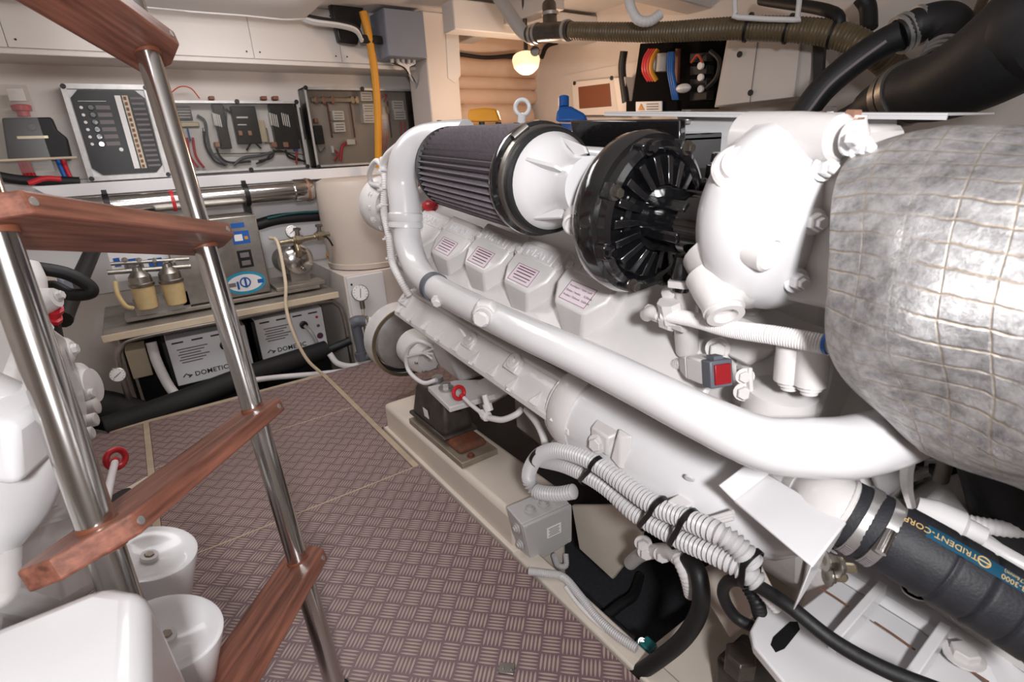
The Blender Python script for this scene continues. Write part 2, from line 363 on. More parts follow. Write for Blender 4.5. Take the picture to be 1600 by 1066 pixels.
# locker overhang above the wall boxes
YL = 3.2
zl = P(375, 97, Y=YL).z
lk = obj('trim_1', G().bb(-2.2, P(668, 60, Y=YL).x, YL+.012, YW, zl, CZ), 'panel_paint', kind='structure')
obj('ledge', G().bb(-2.2, P(668, 60, Y=YL).x, YL-.004, YL+.02, zl-.006, zl+.016), 'panel_paint', lk, bev=.004)
lx = [-2.15, P(8, 60, Y=YL).x, P(392, 60, Y=YL).x, P(530, 60, Y=YL).x, P(666, 60, Y=YL).x]
for a, b in zip(lx[:-1], lx[1:]): wpanel(lk, a+.0015, b-.0015, zl+.02, CZ-.005, YL+.012)
# hull sides, after bulkhead and ceiling
obj('wall_right', G().bb(2.6, 2.63, -.9, 3.6, -.4, CZ), 'wall_paint', kind='structure')
obj('wall_left', G().bb(-1.3, -1.27, -.9, YW, -.4, CZ), 'wall_paint', kind='structure')
hl = G().prism([(-1.27, 1.2, .55), (-1.27, YW, .55), (-.62, YW, -.4), (-.62, 1.2, -.4)], (-.02, 0, -.01))
obj('wall_left', hl, 'wall_paint', kind='structure')
obj('wall_front', G().bb(-1.3, 2.63, -.93, -.9, -.4, CZ), 'wall_paint', kind='structure')
clg = obj('ceiling', G().bb(-2.2, 2.63, -.93, YW+.1, CZ, CZ+.03), 'ceiling_vinyl', kind='structure')
# headliner panel with a sagging free edge
g = G(); x0 = P(200, 10, Y=3.0).x; xr = [-1.2]+[P(px, 20, Y=3.02).x for px in (215, 300, 380, 440, 474)]; zz = [1.70]+[P(px, py, Y=3.02).z for px, py in ((215, 10), (300, 18), (380, 24), (440, 30), (474, 29))]
vs = []
for i, x in enumerate(xr):
    vs += [(x, 3.02, zz[i]), (x, 3.02, zz[i]+.006), (x, 1.9, zz[i]+.012), (x, 1.9, zz[i]+.006)]
fs = []
for i in range(len(xr)-1):
    for j in range(4): fs.append((i*4+j, i*4+(j+1) % 4, i*4+4+(j+1) % 4, i*4+4+j))
fs += [(3, 2, 1, 0), (4*len(xr)-4, 4*len(xr)-3, 4*len(xr)-2, 4*len(xr)-1)]
g.add(vs, fs); hd = obj('headliner', g, 'ceiling_vinyl', clg)
hose('edge_piping', [V((x, 3.015, z)) for x, z in zip(xr, zz)], .006, 'ceiling_vinyl', hd, 8)
# deck beams overhead
def beam(a, b, w_, h, name='deck_beam'):
    a = V(a); b = V(b); d = (b-a).normalized(); s = d.cross(V((0, 0, 1))).normalized()
    return obj(name, G().box((a+b)/2, ((b-a).length, w_, h), (d, s, d.cross(s))), 'ceiling_vinyl', clg, bev=.006)
beam((P(700, 28, Y=2.75).x, 2.75, CZ-.09), (2.6, 2.75, CZ-.09), .12, .14)
beam((1.22, 1.75, CZ-.075), (2.6, 1.95, CZ-.075), .14, .15)
beam((1.95, 2.3, CZ-.06), (1.95, 3.4, CZ-.06), .10, .12)
# pillar and side bay
px0 = P(663, 60, Y=3.05).x; px1 = P(716, 100, Y=3.05).x
pil = obj('pillar', G().bb(px0, px1, 3.05, 3.3, -.4, CZ), 'wall_paint', kind='structure', bev=.008, label='white boxed pillar between the wall boxes and the side bay', cat='pillar')
g = G().prism([P(696, 38, Y=3.045), P(716, 38, Y=3.045), P(720, 118, Y=3.045), P(711, 130, Y=3.045), P(700, 122, Y=3.045)], (0, .004, 0)); obj('cover_plate', g, 'ceiling_vinyl', pil, bev=.001)
obj('trim_2', G().bb(px1-.02, px1+.03, 3.3, YW, -.4, CZ), 'wall_paint', kind='structure')
bay = obj('wall_bay', G().bb(1.62, 2.63, YW, YW+.03, -.4, CZ), 'wall_paint', kind='structure')
# quilted insulation in the bay: puffed horizontal rolls
g = G(); x0 = P(716, 150, Y=3.28).x; ZB = [P(760, y, Y=3.28).z for y in (205, 162, 138, 118, 88)]
ins = thing('quilted_lining', 'padded cream insulation in horizontal rolls lit warm by the bulb', 'insulation', (2.05, 3.32, ZB[0]))
for i in range(4):
    z0, z1 = ZB[i], ZB[i+1]; x1 = P((838, 846, 856, 880)[i], (180, 150, 128, 104)[i], Y=3.28).x; zc = (z0+z1)/2; h = (z1-z0)/2
    pr = [(0, .6), (.03, .9), (.08, 1), ((x1-x0)-.06, 1), ((x1-x0)-.02, .8), (x1-x0, .35)]
    g = G().lathe((x0, 3.34, zc), (1, 0, 0), [(t, h*1.06*r) for t, r in pr], 16)
    for v in g.v: v.y = 3.34+(v.y-3.34)*.9
    obj('quilt_roll', g, 'insulation', ins)
g = G().prism([P(700, 32, Y=3.2), P(810, 28, Y=3.2), P(880, 75, Y=3.2), P(760, 82, Y=3.2), P(700, 86, Y=3.2)], (0, .25, 0)); obj('loose_insulation', g, 'insulation', label='rumpled cream insulation tucked under the deck above the quilted rolls', cat='insulation', bev=.02)
hose('dark_cable', [P(712, 84, Y=3.15), P(760, 90, Y=3.15), P(806, 86, Y=3.15)], .012, 'black_rubber', label='dark cable drooping along the top of the padded insulation', cat='cable')
# ================================================================ engine bed
bed = thing('engine_bed', 'cream fibreglass engine bed beam running beside the tread floor', 'engine bed', (.73, 1.4, -.4))
zs = .118
obj('beam', G().bb(.648, .835, .985, 1.895, -.4, zs), 'gelcoat', bed, bev=.018, seg=3)
obj('ledge', G().bb(.636, .692, -.3, 1.0, -.4, .008), 'gelcoat', bed, bev=.006)
obj('foot_flange', G().bb(.636, .668, .98, 1.90, -.02, .012), 'gelcoat', bed, bev=.004)
obj('landing', G().prism([(.69, -.3, -.05), (1.25, -.3, -.05), (1.25, .575, -.05), (.69, .575, -.05)], (0, 0, .03)), 'gelcoat', bed, bev=.01)
obj('inner_web', G().prism([P(x, y, X=.845) for x, y in ((893, 790), (1010, 790), (1000, 850), (957, 906), (905, 858))], (.012, 0, 0)), 'gelcoat', bed, bev=.003)
obj('engine_bed', G().bb(1.46, 1.62, .0, 1.9, -.4, .118), 'gelcoat', label='cream engine bed beam on the far side of the main engine', cat='engine bed', bev=.015)
obj('engine_bed', G().bb(-.62, -.36, .0, 1.7, -.4, .118), 'gelcoat', label='cream engine bed beam under the left engine', cat='engine bed', bev=.015)
# ================================================================ ladder
rd = ray(2234, 6837).normalized(); ru = ray(765, 390); ru = (ru-rd*ru.dot(rd)).normalized(); pd = rd.cross(ru).normalized()
if pd.dot(ray(300, 500)) > 0: pd = -pd
B0 = P(530, 1092, Z=.0); LW = .414
lad = thing('ladder', 'boarding ladder of polished steel rails with varnished wooden treads', 'ladder', B0)
def on_rail(py):
    best = None
    for i in range(2000):
        p = B0-rd*(i*.001); c = CM.transposed() @ (p-V((0, 0, CAMH))); y = 533+F*c.y/c.z
        if best is None or abs(y-py) < best[0]: best = (abs(y-py), p)
    return best[1]
for k in (0, 1):
    a = B0-ru*LW*k; bot = a+rd*((a.z)/(-rd.z)-.002) if k else a
    r_ = obj('rail', G().cyl(bot, a-rd*1.55, .0195, n=28), 'steel', lad)
    obj('rail_foot', G().lathe(bot, -rd, [(0, .026), (.025, .026), (.03, .021)], 20), 'black_rubber', r_)
ru0 = ru
for py, off in ((70, .0), (374, .008), (650, .032), (886, .012)):
    cr = on_rail(py); ru = (ru0*LW-rd*off).normalized(); c = cr-ru*LW/2
    hw = LW/2+.062; dp = .050; th = .0135; ta = math.radians(9)
    pn = ru.cross(pd); pq = (pd*math.cos(ta)-pn*math.sin(ta)*(1 if pn.z < 0 else -1)).normalized()
    # plank in its own frame: ru along, pd to the near edge, rd thickness; near corners cut back
    pl = [(-hw, -.004), (-hw+.055, dp), (hw-.045, dp), (hw, .004), (hw, -dp+.008), (hw-.012, -dp), (-hw+.012, -dp), (-hw, -dp+.008)]
    g = G().prism([V((x, y, -th)) for x, y in pl], (0, 0, th*2))
    Rm = Matrix((ru, pq, ru.cross(pq))).transposed()
    me = bpy.data.meshes.new('tread'); me.from_pydata([tuple(v) for v in g.v], [], g.f); me.materials.append(MT['teak'])
    t = bpy.data.objects.new('tread', me); link(t, lad, c); t.rotation_euler = Rm.to_euler()
    b = t.modifiers.new('bevel', 'BEVEL'); b.width = .0035; b.segments = 2
    for s in (-1, 1):
        knob(c+ru*s*(LW/2)+pq*(dp-.0005), pq, .0052, .002, 'galvanised', lad, 'screw')
        obj('collar', G().cyl(c+ru*s*(LW/2)-rd*(th+.004), c+ru*s*(LW/2)+rd*(th+.004), .0215, n=24), 'wood_plug', lad)
# ================================================================ main engine
eng = thing('marine_diesel_engine', 'big white painted V marine diesel engine right of the tread floor', 'engine', (1.08, .9, .12))
def prismY(name, sec, y0, y1, m='white_cast', parent=eng, bev=.006, **k):
    """extrude an (x, height at y=1) section along the tilted engine axis"""
    return obj(name, G().prism([Q(x, y0, z) for x, z in sec], Q(0, y1, 0)-Q(0, y0, 0)), m, parent, bev=bev, **k)
YF, YB = 1.56, .34
prismY('crankcase', [(.86, -.74), (.82, -.56), (.70, -.50), (.68, -.45), (.74, -.36), (.80, -.16), (1.36, -.16), (1.42, -.36), (1.49, -.46), (1.485, -.56), (1.44, -.74), (1.28, -.88), (.98, -.88)], YF, YB, bev=.012)
prismY('sump', [(.98, -.88), (.98, -1.0), (1.02, -1.06), (1.22, -1.06), (1.30, -1.0), (1.28, -.88)], 1.45, .75, bev=.02)
obj('timing_case', G().prism([Q(x, 1.50, z) for x, z in ((.70, -.50), (.66, -.40), (.68, -.14), (.76, -.04), (1.3, .0), (1.5, -.2), (1.5, -.6), (1.3, -.8), (.8, -.8))], Q(0, 1.66, 0)-Q(0, 1.50, 0)), 'white_cast', eng, bev=.015)
# sloping side rail with gussets and bolts
rl = prismY('side_rail', [(.668, -.440), (.655, -.444), (.602, -.500), (.600, -.512), (.606, -.514), (.62, -.508), (.70, -.49), (.70, -.44)], 1.53, .70, bev=.003)
prismY('rail_lip', [(.672, -.432), (.650, -.436), (.650, -.446), (.672, -.446)], 1.50, .72, parent=rl, bev=.002)
sn = V((-.72, 0, .69)).normalized(); sd = V((-.69, 0, -.72)).normalized()
yy = [1.50, 1.42, 1.33, 1.245, 1.155, 1.065, .98, .90, .815, .745]
for i, y in enumerate(yy):
    c = Q(.617, y, -.486)
    a = EA*.010; g = G().frustum([c-a+sd*.016, c+a+sd*.016, c+a*.2-sd*.020, c-a*.2-sd*.020], [c-a+sd*.018+sn*.012, c+a+sd*.018+sn*.012, c+a*.15-sd*.018+sn*.001, c-a*.15-sd*.018+sn*.001])
    gu = obj('gusset', g, 'white_cast', rl, bev=.0015)
    if i % 2 == 1: bolt(c+sd*.018+sn*.007, sd, .0065, 'white_cast', rl, 1.0, wash=False)
for px, py in ((635, 466), (737, 532), (805, 566)):
    c = P(px, py, X=.638); g = G().cyl(c-sn*.01, c+sn*.010, .021, n=20); g.box(c+sd*.012-sn*.002, (.046, .026, .020), (EA, sd, sn)); obj('bolt_boss', g, 'white_cast', rl, bev=.003)
    bolt(c+sn*.010, sn, .009, 'white_cast', rl, .5, wash=False)
# front collar of the oil cooler and the cooler body below the big pipe
oc = obj('oil_cooler', G().lathe(Q(.690, .80, -.505), EA, [(0, .060), (.02, .085), (.16, .088), (.28, .086), (.38, .080), (.45, .066), (.50, .044), (.525, .018), (.53, 0)], 40), 'white_paint', eng)
for v in oc.data.vertices: v.co.z *= 1.0
obj('cooler_flange', G().lathe(Q(.690, .765, -.50), EA, [(0, .092), (.014, .096), (.045, .096), (.056, .090)], 40), 'white_cast', oc)
c = P(935, 690, X=.60); obj('flange_boss', G().frustum([c+V((.05, 0, 0))+EA*a*.04+EU*b*.035 for a, b in ((-1, -1), (1, -1), (1, 1), (-1, 1))], [c+EA*a*.022+EU*b*.02 for a, b in ((-1, -1), (1, -1), (1, 1), (-1, 1))]), 'white_cast', oc, bev=.004)
bolt(P(934, 693, X=.60), V((-1, -.25, .1)), .013, 'white_cast', oc, .9)
c = P(965, 690, X=.615); obj('rib', G().frustum([c+EA*.0+EU*.03, c+EA*.034+EU*.03, c+EA*.036-EU*.045, c-EU*.03], [c+V((-.012, 0, 0))+EA*.008+EU*.022, c+V((-.012, 0, 0))+EA*.016+EU*.022, c+V((-.02, 0, 0))+EA*.026-EU*.035, c+V((-.02, 0, 0))-EU*.026+EA*.004]), 'white_cast', oc, bev=.003)
knob(P(1078, 746, X=.617), V((-.8, -.2, -.5)), .008, .004, 'white_paint', oc, 'plug')
# ---- rocker covers along the near bank
LB = [(697, 385), (752, 402), (818, 430), (903, 460)]
cn = V((-.66, -.18, .73)).normalized(); ca = (EA-cn*EA.dot(cn)).normalized(); cb = cn.cross(ca).normalized()
if cb.z > 0: cb = -cb
LP_ = [P(px, py, X=.632) for px, py in LB]
ys = [LP_[0]-EA*.155]+LP_
for i, c in enumerate(ys):
    root = c+cb*(-.012)
    def pt(a, b, h): return root+ca*a+cb*b+cn*h
    top = [(-.064, -.075), (.064, -.075), (.062, .004), (.038, .042), (-.038, .042), (-.062, .004)]
    bot = [(-.072, -.080), (.072, -.080), (.074, .020), (.022, .082), (-.022, .082), (-.074, .020)]
    g = G().frustum([pt(a*1.0, b, -.075) for a, b in bot], [pt(a, b, 0) for a, b in top])
    rc = obj('rocker_cover', g, 'white_cast', eng, bev=.005, seg=2)
    g = G().frustum([pt(a*1.02, b*1.03, -.12) for a, b in bot], [pt(a*1.03, b*1.05, -.075) for a, b in bot]); obj('cover_foot', g, 'white_cast', rc, bev=.003)
    obj('badge_band', G().box(pt(0, -.044, -.001), (.092, .034, .005), (ca, cb, cn)), 'white_cast', rc, bev=.003)
    txt('MAN', .027, pt(0, -.042, .0025), ca, -cb, 'white_paint', rc, 'embossed_lettering', ext=.0016, sp=1.12, xs=1.15)
    for s in (-1, 1): bolt(pt(s*.058, -.036, -.004), cn, .0085, 'white_cast', rc, .8)
    if i:
        lb = obj('label_plate', G().box(pt(0, .012, .0008), (.066, .044, .0008), (ca, cb, cn)), 'label_pale', rc)
        for x0, y0, w_, h_ in ((0, -.0205, .064, .0009), (0, .0205, .064, .0009), (-.0318, 0, .0009, .041), (.0318, 0, .0009, .041)):
            obj('border', G().box(pt(x0, .012+y0, .0014), (w_, h_, .0004), (ca, cb, cn)), 'ink_purple', lb, sm=False)
        if i == 4:
            for t, b in (('Ventilspiel / Valve Lash', .001), ('Einlass / Intake     0,50mm', .012), ('Auslass / Exhaust  0,60mm', .022)):
                txt(t, .0064, pt(-.029, b, .0014), ca, -cb, 'ink', lb, 'print', ext=.0001, align='LEFT', xs=.95)
        else:
            for b, w_ in ((-.003, .050), (.003, .052), (.010, .046), (.018, .050), (.025, .042)):
                obj('print', G().box(pt(0, b, .0014), (w_, .0022, .0003), (ca, cb, cn)), 'ink_purple' if b < .02 else 'ink_soft', lb, sm=False)
# clamps and short pipes between the covers and the big pipe
for a, b in zip(ys[:-1], ys[1:]):
    m = (a+b)/2+cb*.085-cn*.055
    hose('fuel_line', [m-ca*.06-cn*.03, m-ca*.03, m, m+ca*.03, m+ca*.06-cn*.03], .006, 'white_cast', eng, 8)
    bolt(m+cn*.006, cn, .009, 'white_cast', eng, .9)
prismY('head_deck', [(.655, -.40), (.60, -.335), (.70, -.22), (.82, -.16), (.82, -.40)], 1.50, .42, bev=.006)
# ---- charge air pipes
up = obj('intake_elbow', G().tube([P(730, 214, X=.70), P(690, 216, X=.67), P(655, 224, X=.635), P(634, 248, X=.605), P(629, 285, X=.595), P(632, 318, X=.588), P(634, 345, X=.582)], .040, 28), 'white_paint', eng, ang=60)
obj('pipe_coupling', G().lathe(P(633.5, 332, X=.585), P(634, 356, X=.58)-P(633.5, 332, X=.585), [(0, .041), (.004, .0455), (.020, .0455), (.024, .043), (.03, .0455), (.038, .0455), (.042, .039)], 32), 'white_paint', up)
lo = obj('charge_pipe', G().tube([P(634, 345, X=.582), P(639, 385, X=.57), P(655, 425, X=.555), P(690, 455, X=.535), P(800, 510, X=.52), P(900, 555, X=.52), P(1000, 604, X=.52), P(1100, 654, X=.522), P(1190, 692, X=.535), P(1270, 700, X=.565), P(1340, 697, X=.61), P(1420, 672, X=.69), P(1475, 640, X=.78)], [.036, .036, .034, .0305, .0298, .0298, .0298, .030, .032, .0345, .036, .036, .036], 28), 'white_paint', eng, ang=60)
c0 = P(676, 447, X=.538); ax = (P(720, 472, X=.53)-c0).normalized()
cl = obj('hose_clamp', G().ring(c0, ax, .0345, .029, .020), 'grey_dark', lo)
bolt(P(684, 470, X=.505), V((-.6, -.6, -.3)), .010, 'white_cast', lo, 1.1)
obj('clamp_block', G().box(P(688, 468, X=.515), (.016, .03, .022), (ax, V((0, 0, 1)).cross(ax), V((0, 0, 1)))), 'white_cast', lo, bev=.004)
c = P(757, 492, X=.492); hd_ = V((-.75, -.6, -.1)).normalized()
pb = obj('sensor_boss', G().lathe(c-hd_*.02, hd_, [(0, .028), (.014, .028), (.022, .024)], 6), 'white_cast', lo, bev=.003)
obj('hex_plug', G().lathe(c, hd_, [(0, .019), (.006, .019), (.006, .016), (.022, .016), (.024, .014)], 20), 'white_cast', lo)
bolt(c+hd_*.012, hd_, .0155, 'white_cast', lo, .9, wash=False)
# ---- air filter and turbocharger in line
fa = P(706, 262, X=.655); fb = P(840, 281, X=.615)
fax = (fb-fa).normalized(); FL = (fb-fa).length
filt = obj('air_filter', G().lathe(fa-fax*.01, fax, [(0, .05), (.002, .080), (.006, .092), (.016, .093), (.018, .084), (FL, .084)], 48), 'black_plastic', eng)
u, w_ = perp(fax); NP = 44; g = G(); pk = []
for i in range(NP*2):
    a = PI*i/NP; dr = .0045 if i % 2 else -.0105
    pk.append((a, dr))
vs = []
for t, r in ((.014, .0885), (FL*.5, .0905), (FL, .092)):
    for a, dr in pk: vs.append(fa+fax*t+(u*math.cos(a)+w_*math.sin(a))*(r+dr))
n = len(pk); g.add(vs, [(j*n+i, j*n+(i+1) % n, (j+1)*n+(i+1) % n, (j+1)*n+i) for j in range(2) for i in range(n)]); obj('pleats', g, 'pleat_cloth', filt, sm=False)
rim = obj('end_cap', G().lathe(fa+fax*(FL-.004), fax, [(0, .093), (.002, .099), (.008, .1005), (.016, .0995), (.020, .094), (.032, .091), (.046, .089), (.05, .082)], 56), 'black_gloss', filt)
obj('band_clamp', G().ring(fa+fax*(FL+.022), fax, .0935, .088, .013, 56), 'steel_dull', rim)
cs = fa+fax*(FL+.028); ht = (-u*0+V((-.55, -.1, .83)))
ht = (ht-fax*ht.dot(fax)).normalized(); obj('clamp_screw', G().cyl(cs+ht*.096-fax.cross(ht)*.016, cs+ht*.096+fax.cross(ht)*.016, .007, n=12), 'steel', rim)
obj('rubber_sleeve', G().lathe(fa+fax*(FL+.034), fax, [(0, .086), (.004, .090), (.014, .090), (.018, .086)], 56), 'black_rubber', filt)
ca0 = fa+fax*(FL+.044)
cone = obj('compressor_inlet', G().lathe(ca0, fax, [(0, .084), (.008, .082), (.024, .070), (.042, .057), (.064, .048), (.085, .046), (.11, .047)], 48), 'white_paint', eng)
for a in (.4, 1.4, 2.5, 4.0, 5.2):
    d = (u*math.cos(a)+w_*math.sin(a)); pp = ca0
    obj('fin', G().prism([pp+fax*.01+d*.076, pp+fax*.07+d*.044, pp+fax*.095+d*.050, pp+fax*.085+d*.060], fax.cross(d)*.006), 'white_paint', cone, bev=.001)
c = P(897, 352, X=.555); dd = V((-.75, -.55, -.3)).normalized(); ob = obj('oil_boss', G().lathe(c-dd*.05, dd, [(0, .024), (.03, .022), (.042, .019), (.05, .0185), (.052, .015), (.046, .012), (.046, 0)], 24), 'white_cast', cone)
tc = P(1030, 341, X=.645)      # centre of the black compressor face
D0 = tc-EA*.075
cmpz = obj('compressor_housing', G().lathe(D0, EA, [(-.01, .06), (-.01, .09), (0, .108), (.018, .121), (.04, .124), (.055, .119), (.058, .112), (.070, .110), (.075, .102), (.070, .096), (.060, .090), (.056, .05)], 64), 'black_gloss', eng)
u, w_ = perp(EA)
for i in range(18):
    a = 2*PI*i/18; d = u*math.cos(a)+w_*math.sin(a); t = EA.cross(d)
    g = G().frustum([D0+EA*.05+d*.047+t*s*.0055 for s in (-1, 1)]+[D0+EA*.05+d*.094+t*s*.0078 for s in (1, -1)], [D0+EA*.083+d*.05+t*s*.0045 for s in (-1, 1)]+[D0+EA*.072+d*.090+t*s*.0062 for s in (1, -1)])
    obj('cooling_rib', g, 'black_gloss', cmpz, bev=.0015)
hub = obj('bearing_housing', G().lathe(D0+EA*.045, EA, [(0, .062), (.016, .060), (.02, .052), (.034, .048), (.036, .034), (.085, .034), (.09, .042), (.13, .042)], 40), 'black_gloss', cmpz)
for i in range(6):
    a = 2*PI*i/6+.3; d = u*math.cos(a)+w_*math.sin(a); t = EA.cross(d)
    obj('web', G().box(D0+EA*.11+d*.036, (.07, .020, .016), (EA, d, t)), 'black_gloss', hub, bev=.003)
for a in range(8):
    an = 2*PI*a/8+.35; d = u*math.cos(an)+w_*math.sin(an)
    lug = obj('clamp_lug', G().box(D0+EA*.055+d*.108, (.040, .018, .024), (EA, d, EA.cross(d))), 'black_gloss', cmpz, bev=.003); bolt(D0+EA*.074+d*.108, EA, .0075, 'mount_iron' if a % 2 else 'black_gloss', lug, 1.3)
obj('oil_union', G().lathe(P(1111, 332, X=.60), EU, [(0, .013), (.025, .013), (.027, .010), (.042, .010), (.042, .014), (.058, .014), (.060, .010), (.072, .010)], 8), 'black_gloss', cmpz, bev=.001)
obj('drain_union', G().lathe(P(1072, 400, X=.61), -EU, [(0, .016), (.03, .018), (.05, .014)], 12), 'black_gloss', cmpz)
# ---- white water-cooled turbine housing
tb = P(1195, 335, X=.675)
T0 = tb-EA*.030
tur = obj('turbine_housing', G().lathe(T0, EA, [(-.022, .03), (-.021, .058), (-.012, .084), (.003, .104), (.025, .120), (.05, .125), (.075, .120), (.095, .106), (.108, .082), (.115, .045), (.117, 0)], 56, rf=lambda t, a: 1+.03*math.cos(2*a+.6)), 'white_paint', eng)
def boss(name, p, d, prof, m='white_cast', n=28, parent=tur, bev=0): return obj(name, G().lathe(p, V(d).normalized(), prof, n), m, parent, bev=bev)
boss('core_plug', P(1160, 262, X=.583), (-.62, -.45, .62), [(-.03, .034), (.0, .034), (.003, .031), (.004, .025), (.009, .023), (.010, 0)])
boss('water_neck', P(1166, 384, X=.578), (-.10, -.97, -.20), [(-.03, .026), (-.01, .0225), (.032, .0205), (.034, .017), (.020, .014), (.020, .009), (.024, .008), (.024, 0)])
boss('drain_neck', P(1128, 476, X=.578), (-.42, -.65, -.62), [(-.045, .034), (-.02, .030), (0, .0255), (.010, .0255), (.010, .023), (.018, .023), (.018, .015), (.008, .013), (.008, 0)])
boss('volute_foot', P(1172, 428, X=.63), (-.2, -.6, -.75), [(-.045, .072), (-.03, .070), (.01, .058), (.03, .042), (.04, .02), (.041, 0)])
boss('bolt_boss', P(1296, 216, X=.63), (-.25, -.96, -.05), [(-.12, .03), (-.04, .028), (.012, .024), (.016, .02)]); bolt(P(1328, 216, X=.62), V((-.2, -.97, -.05)), .012, 'white_paint', tur, .9)
bolt(P(1327, 216, X=.60), V((-.2, -.97, -.05)), .0075, 'white_paint', tur, 1.4, wash=False)
boss('bleed_fitting', P(1330, 205, X=.66), EU, [(-.05, .024), (0, .018), (.010, .013), (.016, .012)]); bolt(P(1331, 186, X=.655), EU, .0085, 'copper', tur, .9)
tf = obj('outlet_flange', G().prism([P(x, y, X=.640) for x, y in ((1215, 250), (1245, 205), (1340, 196), (1365, 330), (1345, 480), (1312, 490), (1222, 470), (1205, 400))], V((.12, .0, 0))), 'white_cast', tur, bev=.008)
for x, y, r in ((1270, 346, .0105), (1243, 438, .0105), (1287, 262, .010), (1344, 232, .009)):
    p = P(x, y, X=.628); bolt(p, V((-.55, -.83, .0)), r, 'white_paint', tur, 1.2); bolt(p+V((-.55, -.83, 0))*r*1.2, V((-.55, -.83, 0)), r*.62, 'white_paint', tur, 1.5, wash=False)
# ---- top of the engine: black manifold with bolts, eye, sloping cover
mn = obj('intake_manifold', G().bb(0, 0, 0, 0, 0, 0) if False else G().prism([Q(x, 1.72, z) for x, z in ((.93, -.13), (.93, .035), (1.30, .035), (1.30, -.13))], Q(0, .74, 0)-Q(0, 1.72, 0)), 'black_gloss', eng, bev=.006)
obj('manifold_flange', G().prism([Q(x, 1.74, z) for x, z in ((.905, .022), (.905, .038), (1.32, .038), (1.32, .022))], Q(0, .74, 0)-Q(0, 1.74, 0)), 'black_gloss', mn, bev=.003)
for i in range(11):
    y = 1.70-i*.088; obj('manifold_rib', G().box(Q(.917, y, -.008), (.03, .028, .075), (EX, EA, EU)), 'black_gloss', mn, bev=.004); bolt(Q(.915, y, .038), EU, .0085, 'black_gloss', mn, 1.3)
ey = P(815, 184, X=.97); eb = obj('lifting_eye', G().torus(P(816, 168, X=.97), ray(816, 168)*-1+V((-.3, 0, 0)), .020, .0062, 28, 12), 'white_paint', eng); obj('eye_shank', G().cyl(ey-EU*.02, P(816, 178, X=.97), .012, n=16), 'white_paint', eb)
# ---- white folded cover plate on top
cp = thing('heat_shield', 'long white folded metal shield on top of the main engine', 'shield', P(1200, 215, X=1.08))
a, b = P(944, 177, X=1.05), P(1480, 181, X=1.05); b2 = P(1520, 186, X=1.20)
obj('top_sheet', G().prism([a, b, b+V((.22, .0, .0)), a+V((.32, .02, .002))], (0, 0, .004)), 'white_paint', cp, bev=.001)
obj('front_lip', G().prism([a, b, b-EU*.006, a-EU*.006], (.004, 0, 0)), 'white_paint', cp)
obj('side_sheet', G().prism([P(1058, 182, X=1.09), P(1400, 182, X=1.09), P(1400, 262, X=1.09), P(1084, 262, X=1.09)], (.004, 0, 0)), 'white_paint', cp)
for x, y in ((1072, 181), (1296, 178)): bolt(P(x, y-2, X=1.08), EU, .011, 'steel_dull', cp, .8)
bolt(P(1074, 186, X=1.085), -EU, .010, 'galvanised', cp, .9); knob(P(1116, 215, X=1.088), (-1, 0, 0), .008, .004, 'ink', cp, 'grommet')
# water rail visible between filter and compressor
hose('coolant_rail', [P(905, 241, X=.80), P(960, 246, X=.79), P(1010, 252, X=.78)], .017, 'white_paint', eng, 18)
g = G().prism([P(890, 188, X=.90), P(1062, 186, X=.90), P(1062, 236, X=.90), P(898, 232, X=.90)], (.02, 0, .0)); obj('sloped_cover', g, 'black_gloss', eng, bev=.004)
# ---- exhaust insulation blanket
bl = thing('insulation_blanket', 'silver quilted heat blanket wrapped round the exhaust elbow', 'blanket', (.68, .05, .72))
A0 = P(1310, 420, X=.685)+EA*.056; u, w_ = perp(EA); NT, NA = 60, 120; BLn = .56; g = G(); uvs = []
def brad(s):
    if s < .05: return .146+.016*math.sin(s/.05*PI/2)
    return .162+.002*math.sin(s*30)
random.seed(3); ph = [(random.uniform(0, 6.3), random.randint(2, 9), random.uniform(5, 40), random.uniform(.0006, .0022)) for _ in range(16)]
for i in range(-4, NT+1):
    s = max(i, 0)/NT*BLn; s_raw = s
    for j in range(NA+1):
        a = 2*PI*j/NA; r = brad(s)-(.010*-min(i, 0)); r += sum(k*math.sin(n_*a+fq*s+p0) for p0, n_, fq, k in ph)*min(1, .3+s*6)
        r += .0022*abs(math.cos(26*a))*min(1, s*10)
        uvs.append((s*5, j/NA)); dv_ = u*math.cos(a)+w_*math.sin(a); g.v.append(A0+EA*(s-.05*dv_.z*(1-s/BLn)+.004*math.sin(5*a)*(1 if s < .05 else 0))+dv_*r)
W1 = NA+1
g.f = [(i*W1+j, i*W1+j+1, (i+1)*W1+j+1, (i+1)*W1+j) for i in range(NT+4) for j in range(NA)]; g.uv = uvs
obj('quilted_cover', g, 'blanket', bl, ang=60)
for (x, y, x2, y2) in ((1372, 552, 1396, 645), (1520, 610, 1560, 668)):
    p1, p2 = P(x, y, X=.60), P(x2, y2, X=.605); hose('lacing_tab', [p1+V((-.035, 0, .0)), (p1+p2)/2+V((-.03, 0, 0)), p2], .009, 'blanket', bl, 8)
hose('blanket_strap', [P(1447, 660, X=.66), P(1420, 715, X=.66), P(1416, 755, X=.665), P(1424, 792, X=.67)], [.006, .008, .007, .005], 'galvanised', bl, 6)
# ================================================================ equipment on the back bulkhead
def strip(g, a, b, Y, th=.003): 
    x0, x1, z0, z1 = wb(a, b, Y); return g.bb(x0, x1, Y, Y+th, z0, z1)
